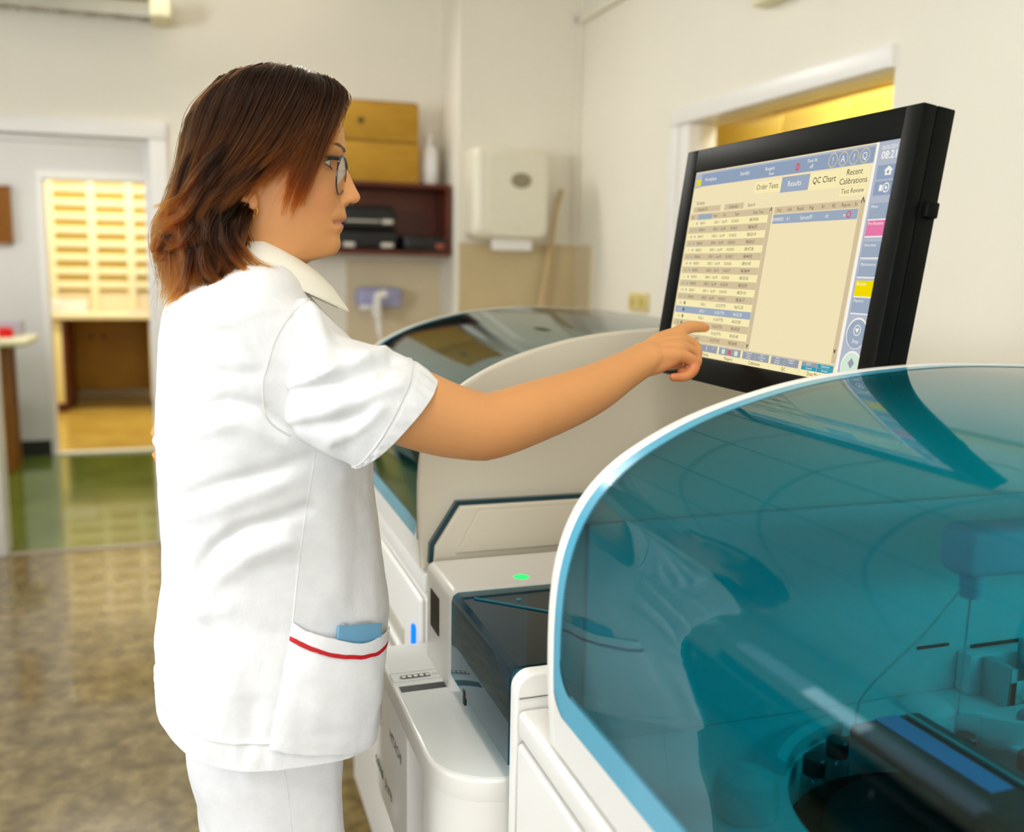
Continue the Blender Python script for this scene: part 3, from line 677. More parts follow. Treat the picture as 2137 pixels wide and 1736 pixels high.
mb.lathe([(0, 0), (.004, 0), (.004, .0003), (0, .0003)], (c0[0], c0[1], zd + .0092), ink, 'Z', 10)
for a in (0, 2.1, 4.2): mb.tube([(c0[0], c0[1], zd + .0093), (c0[0] + .009 * math.cos(a), c0[1] + .009 * math.sin(a), zd + .0093)], .0008, ink, 6)
mb.build('warning_sign', dk, normals=False)['label'] = 'yellow warning triangle'
for x, y in ((.835, .735), (1.0, .72)):
    MB().lathe([(0, 0), (.013, 0), (.013, .022), (.011, .026), (0, .026)], (x, y, zd + .008), teal_p, 'Z', 20).build('post', dk)
MB().lathe([(0, 0), (.016, 0), (.016, .02), (.012, .024), (0, .024)], (.925, .80, zd + .008), dark_m, 'Z', 20).build('port', dk)
MB().box((.72, .70, zd), (.86, .706, zd + .035), deck_m, .002, M=Matrix.Translation((.835, .703, zd)) @ Matrix.Rotation(math.radians(-38), 4, 'Z') @ Matrix.Translation((-.79, -.703, -zd))).build('splash_guard', dk)
MB().box((.738, .75, zd), (.775, .756, zd + .03), deck_m, .002, M=Matrix.Translation((.785, .763, zd)) @ Matrix.Rotation(math.radians(-30), 4, 'Z') @ Matrix.Translation((-.755, -.753, -zd))).build('splash_guard', dk)
# probe arm with needle and tubing
arm_m = mat('arm_grey_blue', 'c9ccde', .4, noise=.01)
mb = MB(); Mx = Matrix.Translation((.716, .72, 1.165)) @ Matrix.Rotation(math.radians(-4), 4, 'Z')
mb.box((-.02, -.022, -.028), (.40, .022, .022), arm_m, .012, 5, M=Mx); arm = mb.build('probe_arm', t)
mb = MB(); mb.lathe([(0, 0), (.010, 0), (.0125, .028), (0, .028)], (.724, .72, 1.112), arm_m, 'Z', 18); mb.build('nozzle', arm)
MB().tube([(.724, .72, 1.114), (.724, .722, .985)], [.0011, .0006], steel, 8).build('needle', arm)
MB().tube(catmull([(.715, .722, 1.122), (.69, .74, 1.07), (.672, .77, 1.02), (.668, .80, .975), (.672, .81, .934)], 6), .0013, mat('clear_tubing', 'dfe6dc', .2, coat=.5), 8).build('tubing', arm)
MB().lathe([(0, 0), (.03, 0), (.03, .23), (0, .23)], (1.08, .695, zd), arm_m, 'Z', 24).build('column', arm)
# things in and on the rotor
capm = mat('cap_black', '0b0c0e', .4); clear = glass_mat('clear_plastic', 'dfeeee', .06)
spots = [(102, 'leftmost black capped reagent bottle at the rim of the rotor well'), (125, 'black capped reagent bottle second from the left in the rotor well'), (58, 'black capped reagent bottle under the blue label in the rotor well'), (30, 'black capped reagent bottle second from the right in the rotor well'), (10, 'rightmost black capped reagent bottle in the rotor well')]
spots = [(128, 'leftmost black capped reagent bottle at the rim of the rotor well'), (107, 'black capped reagent bottle just right of the leftmost one in the rotor well'), (47, 'black capped reagent bottle right of the long blue label in the rotor well'), (22, 'rightmost black capped reagent bottle in the rotor well')]
b0 = None
for a, lab_ in spots:
    x, y = cx + .141 * math.cos(math.radians(a)), cy + .141 * math.sin(math.radians(a))
    if b0 is None:
        b0 = thing('reagent_bottle', lab_, 'bottle', (x, y, zd - .0475), 'reagent bottles in the rotor well')
        MB().lathe([(0, 0), (.013, 0), (.013, .038), (.008, .043), (0, .043)], (x, y, zd - .0475), clear, 'Z', 18).build('body', b0)
        MB().lathe([(0, 0), (.0115, 0), (.0115, .016), (.010, .018), (0, .018)], (x, y, zd - .0045), capm, 'Z', 20).build('cap', b0)
    else:
        c = b0.copy(); COL.objects.link(c); c.location = (x, y, zd - .0475); c['label'] = lab_
        for ch in list(b0.children): q = ch.copy(); COL.objects.link(q); q.parent = c
t2 = thing('reagent_cassette', 'long black reagent cassette with a bright blue label lying across the rotor', 'cassette', (.69, .70, zd - .02))
Mx = Matrix.Translation((.70, .69, zd + .012)) @ Matrix.Rotation(math.radians(-88), 4, 'Z')
MB().box((-.108, -.045, -.0095), (.20, .05, .008), mat('cassette_black', '10110f', .3), .006, M=Mx).build('body', t2)
MB().box((-.105, -.012, .0075), (.05, .016, .0095), mat('label_blue', '3f9fe0', .4), .0, M=Mx).build('blue_label', t2)
MB().box((-.10, .025, .0078), (.2, .03, .012), steel, .001, M=Mx).build('rail', t2)
t2 = thing('wash_bottle', 'white round topped wash bottle at the bottom edge, behind the teal glass', 'bottle', (.472, .71, zd))
MB().lathe([(0, 0), (.029, 0), (.03, .01), (.03, .022), (.026, .034), (.015, .040), (0, .041)], (.472, .71, zd + .0012), deck_m, 'Z', 28).build('body', t2)
MB().lathe([(0, 0), (.006, 0), (.005, .004), (0, .004)], (.472, .71, zd + .0425), deck_m, 'Z', 14).build('cap', t2)

# ------------------------------------------------------------------ touch screen
MC = np.array([.751, 1.17, 1.437]); TI = math.radians(7.8); MW, MH = .537, .36
EX = np.array([0, -1.0, 0]); NRM = np.array([-math.cos(TI), 0, math.sin(TI)]); EY = np.array([math.sin(TI), 0, math.cos(TI)])
def sp(u, v, d=0.0): return MC + EX * (u - .5) * MW + EY * (v - .5) * MH + NRM * d
MSCR = Matrix(((EX[0], EY[0], NRM[0], MC[0]), (EX[1], EY[1], NRM[1], MC[1]), (EX[2], EY[2], NRM[2], MC[2]), (0, 0, 0, 1)))
t = thing('touch_monitor', 'black framed touch screen with a beige results table, behind the pointing hand', 'monitor', (.80, 1.17, 1.25))
bez = mat('bezel_black', '060806', .5, noise=.05, spec=.12)
U0, U1, V0, V1 = .066, .946, .105, .90
mb = MB(); hw, hh = MW / 2, MH / 2
def mbox(mb, u0, v0, u1, v1, d0, d1, m, bev=0): return mb.box(((u0 - .5) * MW, (v0 - .5) * MH, d0), ((u1 - .5) * MW, (v1 - .5) * MH, d1), m, bev, 2, M=MSCR)
mbox(mb, 0, 0, U0, 1, -.02, 0, bez, .0025); mbox(mb, U1, 0, 1, 1, -.02, 0, bez, .0025); mbox(mb, U0 - .004, 0, U1 + .004, V0, -.02, 0, bez, .0025); mbox(mb, U0 - .004, V1, U1 + .004, 1, -.02, 0, bez, .0025)
mb.build('bezel', t)
mb = MB(); mbox(mb, 0, 0, 1, 1, -.045, -.0201, bez, .002); mbox(mb, .2, .15, .8, .85, -.075, -.045, bez, .01); mbox(mb, .985, .66, 1.014, .71, -.042, -.026, bez, .002)
mb.build('back_shell', t)
mb = MB(); mb.tube([(.83, 1.17, 1.40), (.90, 1.17, 1.33), (.90, 1.17, .93)], .022, mat('arm_white', 'd9d6cc', .4), 14); mb.box((.80, 1.13, .958), (1.0, 1.27, .972), body_m, .004); mb.build('stand', t)
# the picture on the screen, as lit panes and lettering in layers
scr = {k: emit_mat('lit_' + k, c, s) for k, c, s in (('beige', 'efe0b6', .97), ('pale', 'f3e6b0', 1.0), ('tan', 'd6c39e', .93), ('blue', '9fadc0', .92), ('slate', 'b3bac8', .95), ('band', '93a4bd', .92), ('grey', 'c9bea4', .95), ('white', 'f2efe6', 1.0), ('ink', '55503f', .9), ('inkd', '25251f', .9), ('pink', 'e77aa6', .95), ('yellow', 'ecd500', 1.0), ('teal', '2f9fb4', .95), ('red', 'd8606a', .95), ('mint', 'cfe3cf', 1.0), ('groupgrey', '9aa1ac', .92))}
PANE = -.0035
mb = MB(); LV = [0]
def R(u0, v0, u1, v1, c, lvl=1):
    d = PANE + .00012 * lvl; mb.quad(sp(u0, v0, d), sp(u1, v0, d), sp(u1, v1, d), sp(u0, v1, d), scr[c])
def X(s, u, v, h, c='ink', al='c', lvl=6, bold=False, sq=1.0): put_text(mb, s, sp(u, v, PANE + .00012 * lvl), EX, EY, h * MH, scr[c], al, bold, sq)
R(U0 - .002, V0 - .004, U1 + .002, V1 + .004, 'beige', 0)
R(.876, V0, U1, V1, 'slate', 1); R(.866, V0, .876, V1, 'white', 1)
R(.07, .835, .868, .893, 'band', 1); R(.07, .888, .868, .8955, 'slate', 2); R(.07, .83, .105, .893, 'slate', 2); R(.078, .84, .102, .866, 'yellow', 3)
X('Workplace', .125, .855, .022, 'white', 'l'); X('Standby', .34, .858, .022, 'white'); X('Reagent', .46, .862, .020, 'white'); X('Host', .47, .842, .018, 'white'); X('Date 06', .64, .868, .018, 'white'); X('off', .64, .846, .02, 'white')
def disc(u, v, r, c, lvl, n=20, ring=None, asp=None):
    pts = [sp(u + r * math.cos(a) * MH / MW, v + r * math.sin(a), PANE + .00012 * lvl) for a in np.linspace(0, 2 * math.pi, n, endpoint=False)]
    if ring:
        q = [sp(u + ring * math.cos(a) * MH / MW, v + ring * math.sin(a), PANE + .00012 * lvl) for a in np.linspace(0, 2 * math.pi, n, endpoint=False)]
        mb.add(pts + q, [[k, (k + 1) % n, n + (k + 1) % n, n + k] for k in range(n)], scr[c])
    else: mb.add(pts, [list(range(n))], scr[c])
for k, s in enumerate(('!', 'A', '?', 'Q')): disc(.72 + k * .038, .863, .026, 'grey', 3, 20, .021); X(s, .72 + k * .038, .851, .034, 'white')
disc(.582, .858, .015, 'red', 4, 16, .010); R(.579, .846, .585, .870, 'red', 4)
R(.40, .775, .522, .822, 'pale', 1); X('Order Tests', .461, .790, .030, 'ink'); R(.523, .769, .640, .827, 'blue', 2); X('Results', .581, .789, .030, 'white')
R(.642, .765, .755, .828, 'pale', 1); X('QC Chart', .70, .788, .032, 'inkd'); R(.757, .765, .862, .832, 'pale', 1); X('Recent', .809, .803, .030, 'inkd'); X('Calibrations', .809, .773, .030, 'inkd')
R(.765, .732, .862, .762, 'pale', 1); X('Test Review', .813, .741, .024, 'ink')
X('Routine', .10, .755, .022, 'ink', 'l'); R(.085, .722, .24, .746, 'tan', 1); X('Sample ID', .14, .727, .02, 'ink'); R(.26, .722, .36, .746, 'tan', 1); X('Calendar', .31, .727, .02, 'ink'); X('Search', .40, .727, .02, 'ink')
R(.075, .69, .505, .716, 'tan', 1); R(.12, .688, .20, .712, 'blue', 2); R(.076, .69, .505, .692, 'grey', 3)
for u, s in ((.09, 'No'), (.22, 'Rack'), (.27, 'Pos'), (.335, 'Type'), (.44, 'Date Time')): X(s, u, .696, .017, 'ink')
NR = 18; vt, vb = .688, .165; hrow = (vt - vb) / NR
for k in range(NR):
    v1 = vt - k * hrow; v0 = v1 - hrow; sel = k == 13
    R(.075, v0, .487, v1, 'blue' if sel else ('pale' if k % 2 == 0 else 'tan'), 2); c = 'white' if sel else 'ink'; vv = v0 + hrow * .3
    if k < 12:
        X(('-1', '-1-1', '-1-8', '1-1')[k % 4], .095, vv, .017, c); disc(.12, v0 + hrow * .5, .007, 'blue', 4, 6); X('0600%02d' % (11 + k * 3), .155, vv, .017, c); X('500%d-1' % (1 + k % 5), .235, vv, .017, c); X('Ser/Pl', .275, vv, .017, c); X('10/24/%d' % (20 + k), .33, vv, .017, c); X('08:%02d:%02d' % (59 - 3 * k, (7 * k) % 60), .425, vv, .019, 'inkd' if not sel else c)
    else:
        X('1-%d' % (k - 10), .10, vv, .017, c); disc(.125, v0 + hrow * .5, .008, 'ink', 4, 6); X('5002-1', .235, vv, .017, c); X('10:2%d/7775' % (k - 10), .33, vv, .018, c); X('06:5%d:%02d' % (k - 11, 5 * k - 40), .425, vv, .019, 'inkd' if not sel else c)
R(.488, .165, .506, .716, 'tan', 2); X('^', .497, .69, .04, 'inkd'); X('v', .497, .172, .03, 'inkd', bold=True); R(.489, .26, .505, .31, 'grey', 3)
R(.512, .165, .846, .69, 'beige', 1); R(.512, .69, .846, .716, 'tan', 1)
for u, s in ((.535, 'Test'), (.58, 'Unit'), (.625, 'Result'), (.67, 'Flag'), (.715, 'R1'), (.755, 'R2'), (.80, 'Rep.no'), (.835, 'St.')): X(s, u, .697, .017, 'ink')
R(.512, .652, .846, .687, 'blue', 2); X('000000021', .535, .662, .018, 'white'); X('5-1', .58, .662, .018, 'white'); X('Serum/Pl', .655, .662, .02, 'white'); X('10', .735, .662, .018, 'white'); X('m', .80, .662, .018, 'white'); disc(.815, .669, .013, 'red', 4, 14, .008)
R(.848, .165, .864, .716, 'tan', 2); X('^', .856, .69, .05, 'inkd'); X('v', .855, .20, .03, 'inkd', bold=True)
R(.07, .158, .866, .161, 'grey', 2)
for u0, u1, s in ((.09, .225, 'Overview'), (.238, .352, 'Online'), (.362, .472, 'Reagents'), (.482, .604, 'Calibration'), (.614, .730, 'QC'), (.742, .862, 'Data Monitor')):
    R(u0 - .004, .107, u1 + .004, .158, 'pale', 2); R(u0, .128, u1, .157, 'groupgrey', 3); X(s, (u0 + u1) / 2, .111, .018, 'inkd'); R((u0 + u1) / 2 - .0008, .128, (u0 + u1) / 2 + .0008, .157, 'slate', 4)
for u, c in ((.385, 'mint'), (.417, 'red'), (.45, 'mint')): R(u - .008, .133, u + .008, .152, c, 5)
for u, l in ((.512, ('Changeover', 'Timeout', 'Cal.Now')), (.573, ('Failed', 'QC Violation', 'Update')), (.642, ('Failed', 'Timeout', 'QC Now')), (.70, ('Changeover', 'Update'))):
    for k, s in enumerate(l): X(s, u, .150 - k * .009, .009, 'white')
for k, u in enumerate((.262, .295, .33)): X('*' if k == 2 else str(k + 1), u, .138, .02, 'white')
X('STAT', .77, .146, .012, 'white')
R(.803, .1435, .860, .1565, 'teal', 5); R(.744, .1285, .800, .1415, 'teal', 5); R(.803, .1285, .860, .1415, 'teal', 5)
X('Calibration', .832, .147, .011, 'white'); X('Control', .772, .132, .011, 'white'); X('Routine', .832, .132, .011, 'white')
X('06/06/2024', .913, .872, .020, 'white', sq=.8); X('08:21', .915, .842, .036, 'white', bold=True)
for v in (.80, .748): R(.885, v - .024, U1, v + .022, 'band', 2); 
R(.912, .788, .932, .803, 'white', 4); mb.add([sp(.907, .803, PANE + .0005), sp(.937, .803, PANE + .0005), sp(.922, .818, PANE + .0005)], [[0, 1, 2]], scr['white']); disc(.922, .798, .006, 'band', 6, 10)
disc(.924, .748, .016, 'white', 4, 16, .012); R(.902, .738, .912, .758, 'white', 4); disc(.924, .748, .006, 'white', 4, 10)
for v1, s, c in ((.70, 'Menu', 'blue'), (.645, 'Pre-Routine', 'pink'), (.575, 'Overview', 'blue'), (.512, 'Maintenance', 'blue'), (.448, 'Routine', 'yellow'), (.393, 'Reports', 'blue')):
    R(.884, v1 - .052, U1, v1, c, 3); R(.884, v1 - .056, U1, v1 - .052, 'white', 4); X(s, .888, v1 - .016, .015, 'white', 'l')
disc(.918, .275, .052, 'white', 3, 28); disc(.918, .273, .048, 'blue', 4, 28); disc(.918, .285, .018, 'white', 5, 18, .015); mb.add([sp(.911, .291, PANE + .0008), sp(.925, .291, PANE + .0008), sp(.918, .276, PANE + .0008)], [[0, 1, 2]], scr['white']); X('Stop', .918, .243, .018, 'white')
disc(.918, .165, .052, 'white', 3, 28); disc(.918, .163, .048, 'mint', 4, 28); mb.add([sp(.918, .194, PANE + .0008), sp(.929, .176, PANE + .0008), sp(.918, .158, PANE + .0008), sp(.907, .176, PANE + .0008)], [[0, 1, 2, 3]], scr['groupgrey']); X('Start', .918, .128, .018, 'white')
o = mb.build('screen', t, normals=False); o['label'] = 'lit screen with a beige results table'
MB().box(((U0 - .5) * MW - .002, (V0 - .5) * MH - .002, -.006), ((U1 - .5) * MW + .002, (V1 - .5) * MH + .002, -.0045), bez, M=MSCR).build('panel', t)
# ------------------------------------------------------------------ the person
SY = 1.26                                                  # her middle plane; she faces +X, turned a little to the camera at the neck
def P(u, v, y=SY): return at(u, v, 'Y', y)
skin = bpy.data.materials.new('skin'); skin.use_nodes = True
def make_skin():
    nt = skin.node_tree; p = nt.nodes['Principled BSDF']; p.inputs['Roughness'].default_value = .48
    p.inputs['Subsurface Weight'].default_value = .12; p.inputs['Subsurface Radius'].default_value = (1, .35, .2); p.inputs['Subsurface Scale'].default_value = .006
    at_ = nt.nodes.new('ShaderNodeVertexColor'); at_.layer_name = 'tone'
    tc = nt.nodes.new('ShaderNodeTexCoord'); n = nt.nodes.new('ShaderNodeTexNoise'); n.inputs['Scale'].default_value = 60; n.inputs['Detail'].default_value = 4
    nt.links.new(tc.outputs['Object'], n.inputs['Vector'])
    mx = nt.nodes.new('ShaderNodeMix'); mx.data_type = 'RGBA'; mx.blend_type = 'MULTIPLY'; mx.inputs[0].default_value = .12
    r = nt.nodes.new('ShaderNodeValToRGB'); r.color_ramp.elements[0].color = (.8, .62, .5, 1); r.color_ramp.elements[1].color = (1, 1, 1, 1)
    nt.links.new(n.outputs['Fac'], r.inputs['Fac']); nt.links.new(at_.outputs['Color'], mx.inputs[6]); nt.links.new(r.outputs['Color'], mx.inputs[7]); nt.links.new(mx.outputs[2], p.inputs['Base Color'])
    n2 = nt.nodes.new('ShaderNodeTexNoise'); n2.inputs['Scale'].default_value = 900; nt.links.new(tc.outputs['Object'], n2.inputs['Vector'])
    b = nt.nodes.new('ShaderNodeBump'); b.inputs['Strength'].default_value = .05; b.inputs['Distance'].default_value = .001
    nt.links.new(n2.outputs['Fac'], b.inputs['Height']); nt.links.new(b.outputs['Normal'], p.inputs['Normal'])
make_skin()
def interp(tab, z):
    t = np.array(sorted(tab)); return np.interp(z, t[:, 0], t[:, 1])
# --- head and trunk as one ring-by-ring surface
face_px = [(560, 156), (600, 160), (640, 173), (668, 195), (690, 215), (703, 240), (710.5, 257), (716, 281), (719, 305), (720.5, 322), (718.5, 335), (715.5, 347), (714, 360), (713.5, 375), (714, 390), (714.5, 405), (715, 420), (717.5, 430), (719.5, 443), (721.6, 453), (721.2, 459), (714, 465.5), (713.3, 467), (714.8, 471), (714.9, 477), (712, 483), (708, 489), (707.8, 497), (709.5, 507), (708.5, 517), (703.5, 526), (696, 532), (684, 536), (667, 540), (648, 545), (636, 553), (627, 562), (612, 581), (600, 605)]
back_px = [(560, 156), (505, 174), (462, 202), (428, 235), (408, 280), (400, 330), (403, 380), (416, 425), (436, 465), (452, 505), (460, 540), (462, 575), (445, 605)]
FR = np.array([P(*q) for q in face_px]); BK = np.array([P(*q) for q in back_px])
nose_tab = [(P(720, 338)[2], 0), (P(720, 347)[2], .0012), (P(720, 356)[2], .0042), (P(729, 368)[2], .0088), (P(736, 386)[2], .0135), (P(743, 400)[2], .0175), (P(747, 409)[2], .0205), (P(748, 415)[2], .0212), (P(747, 420)[2], .0203), (P(744, 425)[2], .0165), (P(735, 429)[2], .0085), (P(724, 432)[2], .002), (P(720, 436)[2], 0)]
width_tab = [(1.655, .012), (1.648, .030), (1.638, .044), (1.62, .060), (1.60, .072), (1.575, .0755), (1.55, .0755), (1.525, .073), (1.50, .0695), (1.48, .066), (1.46, .0615), (1.445, .057), (1.432, .0525), (1.42, .0505), (1.40, .051), (1.385, .054)]
zt, zb = FR[0][2], 1.388
zs = np.r_[np.linspace(zt, 1.62, 18)[:-1], np.linspace(1.62, 1.415, 130)[:-1], np.linspace(1.415, zb, 10)]
NC = 120
ph = np.linspace(-math.pi, math.pi, NC, endpoint=False); ph = ph - .55 * np.sin(ph) * 0.0
# denser columns at the front
ph = np.sign(ph) * math.pi * (np.abs(ph) / math.pi) ** 1.35
HX, TURN = .085, math.radians(-11)
def headspace(p):                                             # turn of the head about the neck axis
    w = min(1, max(0, (p[2] - 1.40) / .04)); a = TURN * w; x, y = p[0] - HX, p[1] - SY
    return np.array([HX + x * math.cos(a) - y * math.sin(a), SY + x * math.sin(a) + y * math.cos(a), p[2]])
fz = sorted([(p[2], p[0]) for p in FR]); bz = sorted([(p[2], p[0]) for p in BK])
fz = np.array(fz); bz = np.array(bz)
_zg = np.linspace(1.30, 1.70, 801); _gk = np.exp(-(np.arange(-60, 61) * .0005 / .0115) ** 2 / 2); _gk /= _gk.sum()
def smoothed(tab, zz):
    t = np.array([tuple(r) for r in tab], float); t = t[np.argsort(t[:, 0])]; y = np.interp(_zg, t[:, 0], t[:, 1]); s = np.convolve(np.pad(y, 60, mode='edge'), _gk, 'valid'); return np.interp(zz, _zg, s)
_face_soft = [(z, x) for z, x in fz if not (1.438 < z < 1.505)]
EZ = P(680, 348)[2]; MZ = P(713, 466)[2]; NZ = P(745, 418)[2]
rings, cols = [], []
base = np.array(lin('df9f64')); lipc = np.array(lin('c9757a')); blush = np.array(lin('d28558')); lid = np.array(lin('d2906c'))
for z in zs:
    xfull, xb, w = np.interp(z, fz[:, 0], fz[:, 1]), smoothed(bz, z), smoothed(width_tab, z)
    xf = smoothed(_face_soft, z) if z < 1.60 else xfull
    if z > 1.59: k_ = min(1, (z - 1.59) / .03); xb = xb * (1 - k_) + np.interp(z, bz[:, 0], bz[:, 1]) * k_; w = w * (1 - k_) + interp(width_tab, z) * k_
    detail = xfull - xf
    xm = .45 * xf + .55 * xb; ring = []
    jaw = max(0, min(1, (1.475 - z) / .04)) * max(0, min(1, (z - 1.41) / .02))
    for a in ph:
        c, s = math.cos(a), math.sin(a)
        n = (2.25 - .35 * jaw) if c > 0 else 2.1
        e = 2 / n
        x = xm + (xf - xm if c > 0 else xm - xb) * math.copysign(abs(c) ** e, c); y = w * math.copysign(abs(s) ** e, s)
        t = base.copy()
        if c > 0:
            x += detail * (math.exp(-(abs(y) / .030) ** 4) if z > 1.425 else math.exp(-(abs(y) / .04) ** 4))
            # nose
            h = interp(nose_tab, z); sg = .0052 + .0062 * max(0, min(1, (1.552 - z) / .035))
            x += h * math.exp(-(abs(y) / sg) ** 2.4)
            x += .0052 * math.exp(-((abs(y) - .0135) / .0045) ** 2 - ((z - NZ + .002) / .0055) ** 2)
            x -= .0032 * math.exp(-((abs(y) - .0205) / .004) ** 2 - ((z - NZ + .001) / .007) ** 2)
            # eye sockets, brow, cheek, mouth corner and smile fold
            x -= .0115 * math.exp(-((abs(y) - .036) / .0165) ** 2 - ((z - EZ) / .0095) ** 2)
            x -= .004 * math.exp(-((abs(y) - .017) / .007) ** 2 - ((z - EZ) / .012) ** 2)
            x += .0022 * math.exp(-((abs(y) - .03) / .022) ** 2 - ((z - EZ - .021) / .008) ** 2)
            x += .0035 * math.exp(-((abs(y) - .042) / .018) ** 2 - ((z - EZ + .034) / .018) ** 2)
            x -= .0045 * math.exp(-((abs(y) - .0235) / .006) ** 2 - ((z - MZ) / .0065) ** 2)
            x -= .0015 * math.exp(-((abs(y) - .028 - (NZ - z) * .25) / .0045) ** 2 - ((z - (NZ + MZ) / 2) / .014) ** 2)
            # mouth line
            x -= .0022 * math.exp(-((z - MZ) / .0017) ** 2) * (1 if abs(y) < .024 else 0)
            up_, lo_ = z - MZ, MZ - z; half = .0245
            q = 1 - (abs(y) / half) ** 2
            if q > 0 and (0 <= up_ < .0088 * q ** .8 or 0 < lo_ < .0098 * q ** .7): t = t * .45 + lipc * .55
            bl = math.exp(-((abs(y) - .048) / .02) ** 2 - ((z - 1.502) / .024) ** 2); t = t * (1 - .55 * bl) + blush * .55 * bl
            nb = math.exp(-(y / .014) ** 2 - ((z - NZ) / .014) ** 2); t = t * (1 - .35 * nb) + blush * .35 * nb
            eb = math.exp(-((abs(y) - .031) / .016) ** 2 - ((z - EZ) / .009) ** 2); t = t * (1 - .5 * eb) + lid * .5 * eb
        ring.append(headspace((x, SY + y, z))); cols.append(t)
    rings.append(ring)
# neck into shoulders and trunk (under the tunic)
for z, xf, xb, w, n in ((1.375, .135, .015, .060, 2.1), (1.362, .14, .0, .085, 2.2), (1.350, .145, -.012, .120, 2.3), (1.335, .15, -.02, .150, 2.4), (1.31, .16, -.03, .165, 2.5), (1.27, .175, -.035, .160, 2.5), (1.20, .19, -.036, .15, 2.4), (1.10, .175, -.03, .135, 2.3), (1.02, .17, -.025, .130, 2.3), (.94, .18, -.035, .155, 2.4), (.86, .17, -.035, .165, 2.4), (.80, .15, -.02, .14, 2.3)):
    xm = (xf + xb) / 2; e = 2 / n
    rings.append([np.array([xm + (xf - xm) * math.copysign(abs(math.cos(a)) ** e, math.cos(a)), SY + w * math.copysign(abs(math.sin(a)) ** e, math.sin(a)), z]) for a in ph]); cols += [base] * NC
# --- limbs as closed lofts
def limb(pts, rad, n=20, flat=None):
    """rings around a polyline; rad gives (r across, r along the flat axis) pairs or single radii"""
    pts = [np.array(p, float) for p in pts]; out = []; up = np.array(flat if flat is not None else (0, 0, 1.0), float)
    for k, p in enumerate(pts):
        t = pts[min(k + 1, len(pts) - 1)] - pts[max(k - 1, 0)]; t /= np.linalg.norm(t); x = up - t * (up @ t); x /= np.linalg.norm(x); y = np.cross(t, x)
        r = rad[k]; ra, rb = r if hasattr(r, '__len__') else (r, r)
        out.append([p + x * ra * math.cos(2 * math.pi * j / n) + y * rb * math.sin(2 * math.pi * j / n) for j in range(n)])
    return out
def cap_rings(rs, k=3):
    """round both ends of a loft"""
    def dome(r, nxt):
        r = np.array(r); c = r.mean(0); nx = np.array(nxt).mean(0); d = c - nx; d /= np.linalg.norm(d); R_ = np.linalg.norm(r - c, axis=1).mean(); o = []
        for i in range(1, k + 1):
            a = math.pi / 2 * i / (k + .3); o.append([c + (p - c) * math.cos(a) + d * R_ * .8 * math.sin(a) for p in r])
        return o
    return dome(rs[0], rs[1])[::-1] + rs + dome(rs[-1], rs[-2])
def smooth_line(pts, rad, n=4):
    Q = catmull([tuple(p) + (r if hasattr(r, '__len__') else (r, r)) for p, r in zip([tuple(p) for p in pts], rad)], n)
    return [q[:3] for q in Q], [(q[3], q[4]) for q in Q]
# right arm: shoulder, elbow, wrist measured off the picture
arm_pts = [P(598, 760, 1.150), P(690, 795, 1.118), P(790, 828, 1.098), P(860, 851, 1.093), P(925, 874, 1.096), P(985, 888, 1.10), P(1012, 890, 1.104), P(1050, 882, 1.113), P(1107, 862, 1.13), P(1180, 836, 1.152), P(1239, 810, 1.173), P(1293, 779, 1.192), P(1329, 758, 1.206), P(1352, 743, 1.214)]
arm_rad = [.038, .043, (.047, .045), (.0475, .045), (.0455, .043), (.0425, .041), (.0415, .040), (.0405, .040), (.0395, .040), (.0365, .038), (.0325, .036), (.0265, .031), (.0235, .029), (.022, .029)]
ap, ar = smooth_line(arm_pts, arm_rad, 4)
hand = []
def finger(ps, rs): q, r = smooth_line(ps, rs, 4); hand.append(cap_rings(limb(q, r, 12)))
mc = [P(1404, 700, 1.246), P(1414, 711, 1.232), P(1418, 725, 1.214), P(1414, 741, 1.198)]
wr = [P(1345, 738, 1.224), P(1345, 744, 1.216), P(1345, 750, 1.208), P(1345, 758, 1.200)]
for k in range(4):                                             # metacarpals give the back of the hand
    m = (wr[k] + mc[k]) / 2 + np.array([0, 0, .003]); finger([wr[k], m, mc[k]], [(.015, .013), (.0145, .012), (.0118 if k < 3 else .0108, .011)])
    m2 = m - np.array([.002, 0, .011]); finger([wr[k] - np.array([0, 0, .009]), m2, mc[k] - np.array([.006, 0, .006])], [(.012, .012), .012, .009])
finger([mc[0], P(1424, 688, 1.255), P(1441, 682.5, 1.264), P(1459, 682, 1.273), P(1473, 684.5, 1.2805)], [.0108, .0098, .0096, .0085, .0068])
finger([mc[1], P(1433, 713, 1.243), P(1450, 724, 1.246), P(1453, 742, 1.238), P(1444, 760, 1.229), P(1430, 766, 1.222)], [.0110, .0100, .0098, .0090, .0080, .0066])
finger([mc[2], P(1438, 730, 1.221), P(1452, 744, 1.223), P(1450, 763, 1.215), P(1436, 776, 1.207), P(1420, 777, 1.202)], [.0108, .0098, .0096, .0086, .0078, .0064])
finger([mc[3], P(1434, 746, 1.200), P(1449, 757, 1.201), P(1447, 773, 1.196), P(1430, 786, 1.191), P(1403, 787, 1.189)], [.0100, .0090, .0088, .0080, .0074, .0060])
finger([P(1350, 752, 1.228), P(1378, 757, 1.248), P(1400, 758, 1.256), P(1420, 757, 1.255), P(1434, 756, 1.250)], [.013, .0125, .0105, .0095, .0075])
